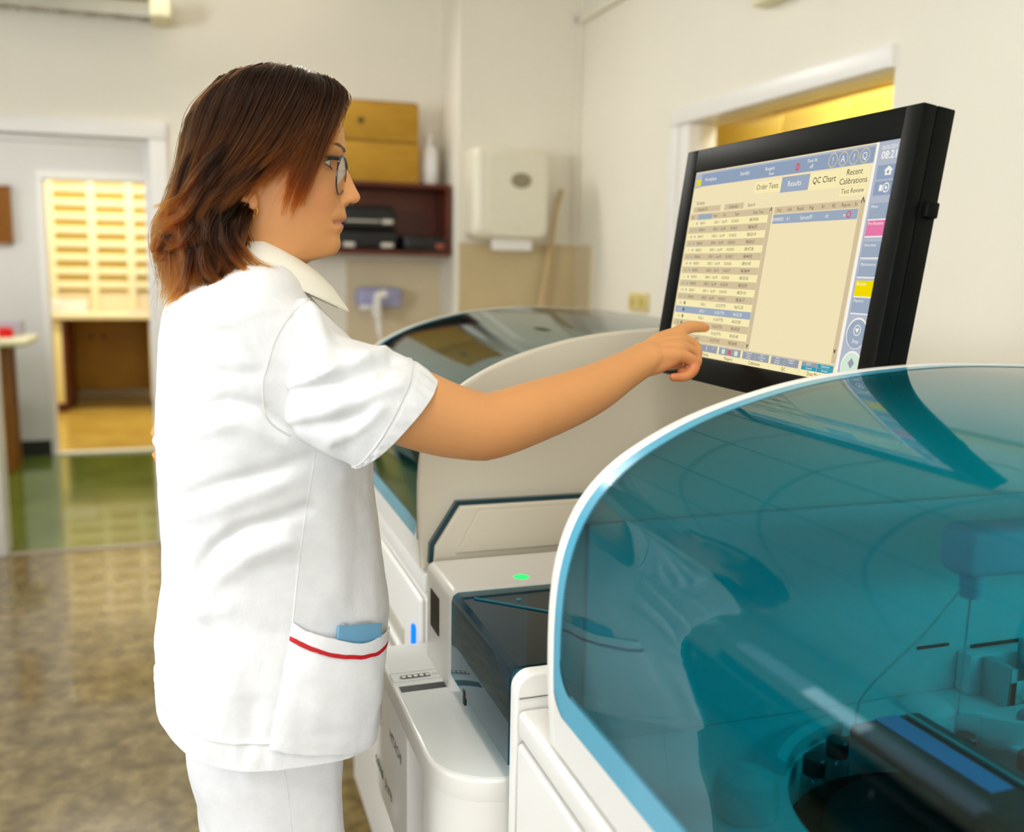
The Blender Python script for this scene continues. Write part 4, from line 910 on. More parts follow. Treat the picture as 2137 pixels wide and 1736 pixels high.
# left arm hanging behind her, bent at the elbow
la_pts = [(.055, 1.41, 1.335), (.035, 1.435, 1.28), (.0, 1.46, 1.21), (-.028, 1.47, 1.17), (-.012, 1.47, 1.115), (.05, 1.45, 1.06), (.10, 1.43, 1.03)]
la_rad = [.05, .047, .042, .037, .037, .034, .027]
lp, lr = smooth_line(la_pts, la_rad, 3)
legs = []
for sy in (-1, 1):
    y = SY + sy * .085
    q, r = smooth_line([(.07, y, .90), (.075, y, .78), (.085, y, .62), (.09, y + sy * .005, .48), (.085, y + sy * .005, .34), (.075, y + sy * .005, .20), (.075, y + sy * .005, .07)], [(.085, .085), (.085, .08), (.072, .07), (.055, .054), (.055, .052), (.040, .038), (.034, .034)], 4)
    legs.append(cap_rings(limb(q, r, 22, flat=(1, 0, 0))))
    q, r = smooth_line([(.04, y, .05), (.09, y, .05), (.15, y + sy * .008, .036), (.215, y + sy * .012, .030)], [(.030, .034), (.036, .038), (.026, .042), (.018, .032)], 4)
    legs.append(cap_rings(limb(q, r, 18)))
def raw(rings, m=None, caps=True):
    mb = MB(); mb.loft(rings, skin, caps, caps); return mb
def temp(mb, name):
    o = mb.build(name); return o
def remeshed(objs, voxel, smooth):
    """join closed shapes into one surface"""
    mb = MB()
    for o in objs: mb.add([v.co[:] for v in o.data.vertices], [list(p.vertices) for p in o.data.polygons], skin); bpy.data.objects.remove(o)
    o = mb.build('joined'); m = o.modifiers.new('r', 'REMESH'); m.mode = 'VOXEL'; m.voxel_size = voxel
    s = o.modifiers.new('s', 'SMOOTH'); s.iterations = smooth; s.factor = .5
    dg = bpy.context.evaluated_depsgraph_get(); me = bpy.data.meshes.new_from_object(o.evaluated_get(dg)); bpy.data.objects.remove(o)
    return me
elbow = [cap_rings(limb([P(1000, 915, 1.098), P(1015, 938, 1.10)], [.024, .0165], 14))]
arm_me = remeshed([temp(raw(cap_rings(limb(ap, ar, 26))), 'a')] + [temp(raw(h), 'f') for h in hand + elbow], .0021, 9)
parts = [temp(raw(rings), 'trunk')]
o = bpy.data.objects.new('arm', arm_me); COL.objects.link(o); parts.append(o)
left_me = remeshed([temp(raw(cap_rings(limb(lp, lr, 22))), 'a')] + [temp(raw(cap_rings(limb(*smooth_line(c, d, 3), 12))), 'f') for c, d in (([(.10, 1.43, 1.02), (.15, 1.41, 1.015)], [(.02, .03), (.016, .036)]),
    ([(.15, 1.385, 1.015), (.175, 1.375, 1.0), (.185, 1.37, .98)], [.010, .009, .007]), ([(.15, 1.40, 1.015), (.185, 1.395, 1.0), (.2, 1.39, .975)], [.010, .009, .007]), ([(.15, 1.418, 1.015), (.187, 1.415, 1.0), (.2, 1.41, .975)], [.010, .009, .007]), ([(.15, 1.435, 1.015), (.18, 1.435, 1.0), (.19, 1.43, .98)], [.009, .008, .007]), ([(.11, 1.41, 1.015), (.14, 1.38, 1.005), (.165, 1.365, .99)], [.012, .011, .008]))], .003, 6)
o = bpy.data.objects.new('left', left_me); COL.objects.link(o); parts.append(o)
leg_me = remeshed([temp(raw(l), 'l') for l in legs], .006, 4)
o = bpy.data.objects.new('legs', leg_me); COL.objects.link(o); parts.append(o)
# ear: a shallow bowl with a rolled rim and a lobe
ear_c = P(529, 388, SY - .078)
def earp(u, v, d): return headspace(np.array(P(u, v, SY)) + np.array([0, -.0705 - d, 0]))
er = []
for k in range(9):
    t = k / 8; ring = []
    for j in range(20):
        a = 2 * math.pi * j / 20; rx, rz = .0165 * (1 - .25 * (math.sin(a) < 0)), .031
        sc = math.sin(math.pi * min(1, .16 + .84 * t) / 1.0) if k < 8 else .15
        x = ear_c[0] + rx * sc * math.cos(a) - .16 * rz * sc * math.sin(a) * .8; z = ear_c[2] + rz * sc * math.sin(a)
        ring.append(headspace((x, SY - .064 - .018 * (1 - abs(2 * t - 1) ** 1.5) * .6 - .010 * t + .006 * math.cos(a), z)))
    er.append(ring)
parts.append(temp(raw(er), 'ear'))
hel = [earp(548, 418, .012), earp(528, 425, .013), earp(515, 405, .015), earp(508, 380, .017), earp(508, 355, .017), earp(518, 335, .015), earp(533, 332, .011), earp(541, 345, .006)]
parts.append(temp(raw(cap_rings(limb([p for p in catmull(hel, 3)], [.0042] * 22, 8))), 'helix'))
lobe = [cap_rings(limb([earp(541, 412, .008), earp(544, 428, .010), earp(546, 438, .011)], [(.005, .006), (.0062, .0075), (.005, .0062)], 12, flat=(0, 1, 0)))]
parts.append(temp(raw(lobe[0]), 'lobe'))
body = parts[0]
bmods = []
for k, q in enumerate(parts[1:]):
    m = body.modifiers.new('b%d' % k, 'BOOLEAN'); m.operation = 'UNION'; m.solver = 'EXACT'; m.object = q
dg = bpy.context.evaluated_depsgraph_get(); me = bpy.data.meshes.new_from_object(body.evaluated_get(dg))
for q in parts: bpy.data.objects.remove(q)
ORG = (.085, SY, 0.0)
me.name = 'person'; me.transform(Matrix.Translation((-ORG[0], -ORG[1], 0)))
me.materials.clear(); me.materials.append(skin)
me.polygons.foreach_set('use_smooth', [True] * len(me.polygons))
person = bpy.data.objects.new('person', me); COL.objects.link(person); person.location = ORG; WLOC[person.name] = ORG
tag(person, 'woman in a white tunic and glasses pointing at the touch screen', 'person')
# skin tone painted per vertex: lips, cheeks, nose, lids, fingertips
kd_v = np.array([p for r in rings for p in r]); kd_c = np.array(cols)
from mathutils.kdtree import KDTree
kt = KDTree(len(kd_v))
for i, v in enumerate(kd_v): kt.insert(Vector(v), i)
kt.balance()
ca = me.color_attributes.new('tone', 'FLOAT_COLOR', 'POINT')
tips = [P(1474, 685, 1.286), P(1430, 768, 1.222), P(1418, 778, 1.202), P(1402, 788, 1.189), P(1447, 775, 1.196)]
buf = np.ones((len(me.vertices), 4), np.float32)
red = np.array(lin('d9694a')); nail = np.array(lin('f0bfa4'))
for i, v in enumerate(me.vertices):
    w = np.array(v.co) + np.array(ORG); c = base
    if w[2] > 1.39 and w[0] < .25 and abs(w[1] - SY) < .1:
        _, j, d = kt.find(Vector(w))
        if d < .006: c = kd_c[j]
        elif w[1] < SY - .06: c = base * .5 + blush * .5
    elif w[0] > .3:
        d = min(np.linalg.norm(w - t) for t in tips); k = math.exp(-(d / .022) ** 2) * .55; c = base * (1 - k) + red * k
        k = .35 * math.exp(-np.linalg.norm(w - P(1013, 955, 1.09)) ** 2 / .0009); c = c * (1 - k) + blush * k
    buf[i, :3] = c
ca.data.foreach_set('color', buf.ravel())

# --- eyes
eye_w = mat('eye_white', 'ece6e0', .2, coat=.6); iris = mat('iris_brown', '4a2c1c', .15, coat=.8); dark = mat('lash_brown', '2c1a10', .6); pup = mat('pupil', '050505', .1, coat=1.0)
def frame_at(c, axis):
    z = Vector(axis).normalized(); return Matrix.Translation(Vector(c)) @ z.to_track_quat('Z', 'Y').to_matrix().to_4x4()
for sg in (-1, 1):
    c = headspace((P(673, 348)[0], SY + sg * .0325, EZ)); gaze = (math.cos(TURN + .02), math.sin(TURN + .02), -.03)
    Mx = frame_at(c, gaze); R_ = .0118; mb = MB()
    def zone(a0, a1, m, rr=1.0, n=28, k=8):
        rg = []
        for i in range(k + 1):
            a = a0 + (a1 - a0) * i / k; rg.append([tuple(Mx @ Vector((R_ * rr * math.sin(a) * math.cos(2 * math.pi * j / n), R_ * rr * math.sin(a) * math.sin(2 * math.pi * j / n), R_ * rr * math.cos(a)))) for j in range(n)])
        mb.loft(rg, m, True, True)
    zone(.001, .17, pup, 1.022); zone(.17, .50, iris, 1.018); zone(.49, 3.14, eye_w)
    mb.build('eye', person)
    # lids: bands of a slightly larger ball above and below the opening
    lm = MB(); f = Vector(gaze); side = Vector((-math.sin(TURN), math.cos(TURN), 0))
    def ball(az, el, r): d = (Matrix.Rotation(az, 3, 'Z') @ Vector((math.cos(TURN), math.sin(TURN), 0))); return np.array(c) + r * np.array([d.x * math.cos(el), d.y * math.cos(el), math.sin(el)])
    azs = np.linspace(-1.35, 1.35, 20)
    for e0, e1, rr in (((lambda a: .33 * math.cos(a * 1.1) + .02), (lambda a: 1.25), .0131), ((lambda a: -.42 * math.cos(a * 1.1) + .02), (lambda a: -1.2), .0128)):
        lm.loft([[ball(a, e0(a) + (e1(a) - e0(a)) * t, rr) for t in np.linspace(0, 1, 7)] for a in azs], mat('lid_skin', 'dba07c', .5, sss=.1), False, False, closed=False)
    lid_o = lm.build('eyelid', person, normals=False)
    la = MB()
    la.tube([ball(a, .33 * math.cos(a * 1.1) + .02, .0134) for a in azs], .0007, dark, 6); la.tube([ball(a, -.42 * math.cos(a * 1.1) + .02, .0130) for a in azs], .00035, dark, 6)
    for a in np.linspace(-1.1, 1.1, 16):
        p0 = ball(a, .33 * math.cos(a * 1.1) + .02, .0134); p1 = ball(a * 1.08, .33 * math.cos(a) + .16, .0190); la.tube([p0, (p0 + p1) / 2 - np.array([0, 0, .0006]), p1], [.0004, .0003, .0001], dark, 5)
        p0 = ball(a, -.42 * math.cos(a * 1.1) + .02, .013); p1 = ball(a * 1.05, -.42 * math.cos(a) - .13, .0165); la.tube([p0, p1], [.0003, .0001], dark, 5)
    la.build('eyelash', person)
# --- eyebrows: short hairs laid on the brow, placed by casting onto the face
bvh = BVHTree.FromPolygons([tuple(np.array(v.co) + np.array(ORG)) for v in me.vertices], [list(p.vertices) for p in me.polygons])
brow_m = mat('brow_hair', '86664a', .7)
def on_face(x_from, y, z):
    o_ = headspace((.30, SY + y, z)); d_ = headspace((0.0, SY + y, z)) - o_; h = bvh.ray_cast(Vector(o_), Vector(d_).normalized()); return None if h[0] is None else np.array(h[0])
for sg in (-1, 1):
    mb = MB()
    for k in range(100):
        t = rng.random(); y = .014 + .036 * t; zc = EZ + .0150 + .0075 * math.sin(min(1, t * 1.1) * 1.7)
        z = zc + rng.normal(0, .0012 * (1 - .5 * t)); p0 = on_face(.3, sg * y, z); p1 = on_face(.3, sg * (y + .006), z + .0018 * (1 - 1.6 * t))
        if p0 is None or p1 is None: continue
        o1 = np.array([.0004, 0, 0]); mb.tube([p0 + o1, (p0 + p1) / 2 + o1 * 2.5, p1 + o1 * 2], [.0003, .00028, .0001], brow_m, 4)
    mb.build('eyebrow', person)
# nostrils
for sg in (-1, 1):
    c = headspace((P(731, 428)[0], SY + sg * .0065, NZ - .0072)); mb = MB()
    mb.lathe([(0, -.0012), (.0030, -.0005), (.0034, .0004), (0, .0012)], c, mat('nostril_shade', '5c2c1c', .8), 'Z', 14); mb.build('nostril', person)

# --- glasses
gm = mat('glasses_black', '101014', .3, coat=.4); lens_m = glass_mat('lens', 'f4f4f2', .05); tort = mix_mat('tortoise', [(.35, '1a0d06'), (.65, '9a4a14')], 160, .3)
gl = bpy.data.objects.new('glasses', None); COL.objects.link(gl); gl.parent = person; gl.empty_display_size = .03; WLOC[gl.name] = ORG
GC = {s: headspace((P(713, 368)[0], SY + s * .0335, P(713, 373)[2])) for s in (-1, 1)}
for sg in (-1, 1):
    fw = np.array([math.cos(TURN - sg * .14 * -1), math.sin(TURN - sg * .14 * -1), -.10]); fw = np.array([math.cos(TURN + sg * .16), math.sin(TURN + sg * .16), -.12]); fw /= np.linalg.norm(fw)
    sd = np.cross(np.array([0, 0, 1.0]), fw); sd /= np.linalg.norm(sd); up_ = np.cross(fw, sd); c = np.array(GC[sg])
    ov = []
    for k in range(48):
        a = 2 * math.pi * k / 48; rx, rz = .0245, .0215 * (1.06 if math.sin(a) < 0 else .98); n = 2.35
        ov.append(c + sd * rx * math.copysign(abs(math.cos(a)) ** (2 / n), math.cos(a)) + up_ * rz * math.copysign(abs(math.sin(a)) ** (2 / n), math.sin(a)))
    MB().tube(ov, .0011, gm, 8, closed=True).build('rim', gl)
    # thicker browline
    MB().tube([c + sd * .0245 * math.cos(a) * .985 + up_ * (.0212 * abs(math.sin(a)) ** .8 + .0008) for a in np.linspace(.35, math.pi - .35, 16)], [.0012] + [.0017] * 14 + [.0012], gm, 8).build('rim', gl)
    mb = MB(); front = [p + fw * .0006 for p in ov]; back = [p - fw * .0006 for p in ov]; mb.loft([[c + (p - c) * .97 + fw * .0006 for p in ov], [c + (p - c) * .97 - fw * .0006 for p in ov]], lens_m); mb.build('lens', gl)
    out = c + sd * sg * .0250 + up_ * .0172
    hinge = out + np.array([-.004, 0, 0]) + sd * sg * .004
    earq = headspace((P(530, 340)[0], SY + sg * .0775, P(530, 338)[2])); eardown = headspace((P(505, 375)[0], SY + sg * .080, P(505, 378)[2]))
    mid = headspace((P(655, 338)[0], SY + sg * .0735, P(655, 337)[2]))
    MB().tube([out, out + sd * sg * .003 + fw * .0005, hinge, hinge * .62 + mid * .38], [.0024, .0026, .0024, .0019], gm, 8).build('hinge', gl)
    q = catmull([hinge * .62 + mid * .38, mid, earq, eardown], 6); MB().tube(q, .0016, tort, 8).build('temple', gl)
    n0 = c - sd * sg * .0215 + up_ * .006; MB().tube([n0, n0 - fw * .006, n0 - fw * .008 - up_ * .004], [.0006, .0006, .002], gm, 6).build('nose_pad', gl)
a_, b_ = np.array(GC[-1]), np.array(GC[1]); mdl = (a_ + b_) / 2 + np.array([.0045, 0, .0085])
mb = MB(); d_ = (b_ - a_) / np.linalg.norm(b_ - a_); mb.tube(catmull([a_ + d_ * .0235 + np.array([0, 0, .006]), mdl, b_ - d_ * .0235 + np.array([0, 0, .006])], 6), .0012, gm, 8); mb.build('bridge', gl)
# --- earring
gold = mat('gold', 'd9a441', .2, metal=1.0)
ec = earp(546, 444, .0125); mb = MB(); mb.tube([ec + np.array([.0055 * math.cos(a), .001 * math.sin(a), .0065 * math.sin(a) - .001]) for a in np.linspace(0, 2 * math.pi, 24, endpoint=False)], .0012, gold, 8, closed=True); mb.build('earring', person)
# ------------------------------------------------------------------ clothes
def project(p):
    q = np.asarray(p, float) - EYE; z = q @ FWD; return 1068.5 + FPX * (q @ RGT) / z, 868 - FPX * (q @ UPV) / z
cloth = mix_mat('white_cotton', [(.3, 'e6e6e8'), (.7, 'efeff0')], 40, .85)
def cloth_bump():
    nt = cloth.node_tree; p = nt.nodes['Principled BSDF']; tc = nt.nodes.new('ShaderNodeTexCoord')
    n = nt.nodes.new('ShaderNodeTexNoise'); n.inputs['Scale'].default_value = 90; n.inputs['Detail'].default_value = 6; n.inputs['Roughness'].default_value = .7
    n2 = nt.nodes.new('ShaderNodeTexNoise'); n2.inputs['Scale'].default_value = 700; n2.inputs['Detail'].default_value = 2
    mp = nt.nodes.new('ShaderNodeMapping'); mp.inputs['Scale'].default_value = (1, 1, .45); nt.links.new(tc.outputs['Object'], mp.inputs['Vector']); nt.links.new(mp.outputs['Vector'], n.inputs['Vector']); nt.links.new(tc.outputs['Object'], n2.inputs['Vector'])
    ad = nt.nodes.new('ShaderNodeMath'); ad.operation = 'MULTIPLY_ADD'; ad.inputs[1].default_value = .25; nt.links.new(n2.outputs['Fac'], ad.inputs[0]); nt.links.new(n.outputs['Fac'], ad.inputs[2])
    b = nt.nodes.new('ShaderNodeBump'); b.inputs['Strength'].default_value = .35; b.inputs['Distance'].default_value = .003
    nt.links.new(ad.outputs[0], b.inputs['Height']); nt.links.new(b.outputs['Normal'], p.inputs['Normal'])
    p.inputs['Sheen Weight'].default_value = .15
cloth_bump()
seam_m = mat('seam_thread', 'd9d8d4', .8)
_ph = rng.uniform(0, 6.28, 60); _dr = rng.normal(0, 1, (60, 3)); _dr /= np.linalg.norm(_dr, axis=1)[:, None]
def wob(p, f0, n0=0, n=10, stretch=(1, 1, 1)):
    """smooth pseudo noise in [-1, 1]"""
    q = np.array(p) * np.array(stretch); s = 0
    for k in range(n0, n0 + n): s += math.sin(f0 * (1 + .13 * (k - n0)) * (_dr[k] @ q) * 6.28 + _ph[k])
    return s / n * 1.8
def poly_dist(u, v, L):
    best, sgn = 1e9, 0
    for (a, b), (c, d) in zip(L[:-1], L[1:]):
        ex, ey = c - a, d - b; l2 = ex * ex + ey * ey; t = max(0, min(1, ((u - a) * ex + (v - b) * ey) / l2)); dx, dy = u - a - t * ex, v - b - t * ey; q = math.hypot(dx, dy)
        if q < best: best = q; sgn = ex * dy - ey * dx; tt = t
    return best, (1 if sgn >= 0 else -1)
# creases as (polyline, depth, width); a crease is a groove with a soft ridge below it
FOLDS = [([(400, 1235), (416, 1185), (446, 1142), (500, 1105), (575, 1085), (640, 1060)], -.0075, 13), ([(420, 1270), (452, 1205), (520, 1160), (600, 1130)], .006, 22),
         ([(395, 1035), (460, 1010), (560, 985), (648, 955)], -.005, 14), ([(400, 1075), (480, 1050), (600, 1005)], .004, 20), ([(412, 860), (470, 835), (545, 850), (600, 890)], -.004, 13), ([(420, 900), (500, 880), (590, 925)], .0035, 18),
         ([(380, 760), (450, 780), (540, 780)], -.0025, 14), ([(400, 690), (470, 665), (560, 640), (610, 640)], .003, 16), ([(360, 1330), (400, 1300), (470, 1270)], .003, 22), ([(470, 640), (520, 700), (545, 760)], -.002, 12),
         ([(700, 1000), (690, 1100), (700, 1230)], .003, 30), ([(750, 1000), (748, 1120), (752, 1260)], -.003, 22), ([(430, 1560), (470, 1480), (490, 1400)], .003, 22), ([(520, 1560), (530, 1470)], -.003, 18)]
SFOLDS = [([(565, 805), (640, 790), (720, 765), (800, 735)], .0065, 11), ([(565, 830), (650, 815), (740, 785), (820, 752)], -.007, 12), ([(570, 870), (660, 860), (760, 830), (840, 800)], .0045, 15), ([(600, 900), (680, 890), (760, 865)], -.004, 13),
          ([(650, 700), (700, 735), (760, 745)], .004, 16), ([(620, 690), (660, 720), (730, 760)], -.0035, 13), ([(795, 790), (815, 760), (835, 750)], -.004, 8), ([(690, 920), (740, 900), (800, 850)], .003, 12), ([(590, 730), (640, 745), (690, 770)], .003, 15)]
def crease(p, nrm, table):
    u, v = project(p); d = 0
    for L, a, w in table:
        q, s = poly_dist(u, v, L)
        if q < 3 * w: d += a * math.exp(-(q / w) ** 2)
    return np.array(p) + nrm * d
rows = [(552, 450, 606), (566, 440, 616), (580, 425, 626), (596, 392, 634), (612, 362, 642), (630, 346, 655), (655, 338, 678), (700, 331, 722), (760, 327, 756), (800, 325, 764), (860, 322, 768), (900, 322, 770), (1000, 329, 773), (1100, 335, 784), (1200, 337, 796), (1250, 326, 803), (1300, 320, 801), (1400, 325, 788), (1490, 333, 777), (1560, 345, 768), (1640, 350, 762)]
tab = []
for v, ub, uf in rows:
    B, F_ = P(ub, v), P(uf, v); tab.append(((B[2] + F_[2]) / 2, B[0], F_[0]))
tab = np.array(sorted(tab))
hw_tab = [(1.446, .052), (1.438, .066), (1.428, .094), (1.416, .126), (1.402, .152), (1.385, .168), (1.36, .176), (1.32, .178), (1.26, .174), (1.18, .166), (1.08, .158), (1.0, .160), (.93, .178), (.86, .19), (.80, .196), (.72, .198)]
NT = 200; TH = np.linspace(-math.pi, math.pi, NT, endpoint=False)
zt0 = tab[-1, 0]
def hem_z(a):                                                  # tail a little higher at the back
    return .844 + .022 * max(0, -math.cos(a)) ** 2 - .028 * max(0, math.cos(a)) ** 1.5
NROW = 150; tr = []
for i in range(NROW):
    ring = []
    for a in TH:
        s = i / (NROW - 1); zb_ = hem_z(a); z = zt0 + (zb_ - zt0) * s ** 1.0
        xb, xf = np.interp(z, tab[:, 0], tab[:, 1]), np.interp(z, tab[:, 0], tab[:, 2]); w = interp(hw_tab, z); xm = (xb + xf) / 2; rx = (xf - xb) / 2
        n = 2.35 if z < 1.38 else 2.1; e = 2 / n; ca_, sa = math.cos(a), math.sin(a)
        p = np.array([xm + rx * math.copysign(abs(ca_) ** e, ca_), SY + w * math.copysign(abs(sa) ** e, sa), z])
        nrm = np.array([ca_ / max(rx, .03), sa / max(w, .03), 0]); nrm /= np.linalg.norm(nrm)
        k = min(1, max(0, (1.40 - z) / .08))
        p = p + nrm * k * (.0016 * wob(p, 9, 0, 10, (1, 1, .55)) + .0008 * wob(p, 22, 10, 12, (1, 1, .8)))
        if sa < .2: p = crease(p, nrm, FOLDS)
        dh = z - zb_
        if dh < .034: p = p + nrm * (.0016 + .0014 * math.sin(a * 60 + 2 * math.sin(a * 9)) * (1 - abs(dh - .017) / .017))
        ring.append(p)
    tr.append(ring)
mb = MB(); inner = [[p + (np.array([.095, SY, p[2]]) - p) * .02 for p in r] for r in tr[-14:][::-1]]
mb.loft(tr + inner, cloth, False, False)
tunic = mb.build('tunic', person, angle=60, normals=True)
# sleeve
srings = [((585, 645), (577, 880), 1.145, .042), ((606, 632), (588, 902), 1.132, .056), ((634, 622), (612, 918), 1.119, .0625), ((662, 640), (645, 930), 1.110, .065), ((690, 690), (674, 943), 1.103, .066), ((735, 707), (700, 953), 1.099, .066), ((786, 723), (720, 962), 1.095, .067), ((842, 744), (731, 968), 1.093, .067), ((880, 768), (734, 970), 1.093, .067), ((905, 789), (736, 972), 1.093, .066)]
SR = catmull([tuple(P(*t, y)) + tuple(P(*b, y)) + (y, r) for t, b, y, r in srings], 7)
NS = 110; sl = []; M_ = len(SR)
for i, q in enumerate(SR):
    T_, B_, y, r = q[:3], q[3:6], q[6], q[7]; c = (T_ + B_) / 2; ax = (T_ - B_) / 2; ring = []
    for j in range(NS):
        a = 2 * math.pi * j / NS; e = 2 / 2.15
        p = c + ax * math.copysign(abs(math.cos(a)) ** e, math.cos(a)) + np.array([0, -r * math.copysign(abs(math.sin(a)) ** e, math.sin(a)), 0])
        nrm = p - c; nrm /= np.linalg.norm(nrm)
        k = min(1, i / 14)
        p = p + nrm * k * (.0014 * wob(p, 10, 0, 10) + .0008 * wob(p, 24, 10, 12))
        if math.sin(a) > -.1: p = crease(p, nrm, SFOLDS)
        g = M_ - 1 - i
        if g < 11: p = p + nrm * (.0014 + .0015 * math.sin(j * 2 * math.pi / NS * 27 + math.sin(j * .4)) * (1 - abs(g - 5) / 6))
        ring.append(p)
    sl.append(ring)
inn = []
for g in range(16):
    r0 = np.array(sl[M_ - 1 - g]); c = r0.mean(0); inn.append([p + (c - p) * .05 for p in r0])
mb = MB(); mb.loft(sl + inn, cloth, True, False); sleeve = mb.build('sleeve', tunic, angle=60)
def ring_seam(ring, parent, frac=(0, 1)):
    r = np.array(ring); c = r.mean(0); n = len(r); pts = [r[k % n] + (r[k % n] - c) / np.linalg.norm(r[k % n] - c) * .0007 for k in range(n)]
    return MB().tube(pts, .0009, seam_m, 6, closed=True).build('seam', parent)
ring_seam(sl[M_ - 1 - 12], tunic)
_k = int(NROW * .945); ring_seam(tr[_k], tunic)
# far sleeve, hanging
fs = limb([(.055, 1.40, 1.36), (.05, 1.42, 1.32), (.03, 1.44, 1.25), (.01, 1.455, 1.18), (.0, 1.46, 1.15)], [(.06, .05), (.066, .06), (.064, .062), (.064, .062), (.064, .062)], 36, flat=(1, 0, 0))
fi = [[p + (np.array(r).mean(0) - p) * .05 for p in r] for r in fs[::-1][:3]]
mb = MB(); mb.loft(fs + fi, cloth, True, False); mb.build('sleeve', tunic)
def bvh_of(o):
    og = np.array(origin_of(o)); return BVHTree.FromPolygons([tuple(np.array(v.co) + og) for v in o.data.vertices], [list(p.vertices) for p in o.data.polygons])
TB, SB = bvh_of(tunic), bvh_of(sleeve)
def cast(u, v, trees=(None,)):
    best = None
    for t in trees:
        h = t.ray_cast(Vector(EYE), Vector(ray_dir(u, v)))
        if h[0] is not None and (best is None or h[3] < best[2]):
            n = h[1]; n = n if n.dot(Vector(ray_dir(u, v))) < 0 else -n; best = (np.array(h[0]), np.array(n), h[3])
    return best
def seam(L, r, name, trees, parent, off=.0006, m=seam_m):
    pts = []
    for p in catmull([np.array(q, float) for q in L], 10):
        h = cast(p[0], p[1], trees)
        if h: pts.append(h[0] + h[1] * off)
    if len(pts) > 3: return MB().tube(pts, r, m, 6).build(name, parent)
seam([(646, 624), (612, 652), (588, 684), (572, 715), (563, 745), (557, 768), (549, 795), (550, 830), (556, 868), (575, 890), (606, 910)], .0011, 'seam', (TB, SB), tunic, .0004)
seam([(660, 940), (652, 985), (640, 1060), (630, 1130), (620, 1210), (612, 1290), (598, 1380), (580, 1470), (564, 1560)], .0010, 'seam', (TB,), tunic, .0003, cloth)
# stand collar with turned-down flap, open at the front
col_in, col_top, col_out, col_low = [], [], [], []
for k in range(61):
    a = math.radians(24) + math.radians(312) * k / 60; f = max(0, math.cos(a)) ** 1.3
    c = np.array([.083 + .012 * f, SY, 0]); d = np.array([math.cos(a), math.sin(a), 0]); zt_ = 1.452 - .036 * f
    col_in.append(c + d * np.array([.055, .056, 0]) + [0, 0, zt_ - .02]); col_top.append(c + d * np.array([.058, .060, 0]) + [0, 0, zt_]); col_out.append(c + d * np.array([.064, .068, 0]) + [0, 0, zt_ - .004]); col_low.append(c + d * np.array([.092 + .006 * f, .100, 0]) + [.006 * f, 0, zt_ - .040 - .012 * f])
mb = MB(); mid = [(a + b) / 2 + np.array([0, 0, .004]) for a, b in zip(col_out, col_low)]
mb.loft(list(map(list, zip(col_in, col_top, col_out, mid, col_low, [p + np.array([0, 0, -.003]) for p in col_low], [p + np.array([0, 0, -.004]) for p in mid], [p + np.array([0, 0, -.006]) for p in col_out]))), mat('collar_cotton', 'f0ecdd', .85, bump=.2, bscale=300), True, True, closed=False)
mb.build('collar', tunic, normals=True)
# pocket with red trim
topL = catmull([np.array(p, float) for p in [(610, 1296), (640, 1313), (670, 1327), (700, 1336), (735, 1340), (765, 1332), (788, 1319), (806, 1306)]], 5); botL = catmull([np.array(p, float) for p in [(562, 1562), (600, 1570), (650, 1574), (700, 1572), (745, 1567), (768, 1558), (778, 1548), (782, 1538)]], 5)
NPU, NPV = len(topL), 26
grid = []
for i in range(NPV):
    t = i / (NPV - 1); row = [None] * NPU
    for j in range(NPU):
        q = topL[j] + (botL[j] - topL[j]) * t; h = cast(q[0], q[1], (TB,))
        if h is not None:
            s = j / (NPU - 1); bul = math.sin(math.pi * s) ** .6 * (1 - t) ** .8 * .014 + .003 * math.sin(math.pi * s) * math.sin(math.pi * t) + .0016 * wob(h[0], 16, 20, 10)
            row[j] = h[0] + h[1] * (.0035 + max(0, bul))
    for j in range(NPU):
        if row[j] is None: row[j] = row[j - 1] + (row[j - 1] - row[j - 2]) * .35 + np.array([0, .004, 0]) if j > 1 else None
    grid.append(row)
mb = MB(); mb.loft(grid, cloth, False, False, closed=False)
back = [[p + np.array([0, .0022, 0]) for p in r] for r in grid]
mb.loft([grid[0], back[0], back[1], back[2], back[3]], cloth, False, False, closed=False)
pocket = mb.build('pocket', tunic, normals=False)
mb = MB()
strip = lambda t, off: [grid[int(t)][j] * (1 - t % 1) + grid[int(t) + 1][j] * (t % 1) + np.array([-.0002, -off, 0]) for j in range(NPU)]
mb.loft([strip(2.75, .0006), strip(2.8, .0014), strip(3.6, .0014), strip(3.65, .0006)], mat('red_trim', 'c00a18', .7, noise=.05), False, False, closed=False)
mb.build('trim', tunic, normals=False)['label'] = 'red trim line'
h = cast(742, 1322, (TB,)); h2 = cast(737, 1420, (TB,))
up_ = h[0] - h2[0]; up_ /= np.linalg.norm(up_); n_ = h[1] - up_ * (h[1] @ up_); n_ /= np.linalg.norm(n_); sx = np.cross(up_, n_); c = h[0] + n_ * .0072 + up_ * .012
MP = Matrix(((sx[0], n_[0], up_[0], c[0]), (sx[1], n_[1], up_[1], c[1]), (sx[2], n_[2], up_[2], c[2]), (0, 0, 0, 1)))
t = thing('mobile_phone', 'light blue phone peeking out of the pocket with the red trim', 'phone', tuple(c))
MB().box((-.034, -.0028, -.028), (.034, .0028, 0), mat('phone_blue', '6ca3c4', .35, noise=.05), .0025, 4, M=MP).build('case', t)
MB().box((-.006, -.0015, -.001), (.018, .0015, .002), mat('phone_grey', '9aa3a8', .4), .0008, M=MP).build('button', t); MB().box((-.026, -.0015, -.001), (-.018, .0015, .0018), mat('phone_grey', '9aa3a8', .4), .0006, M=MP).build('button', t)
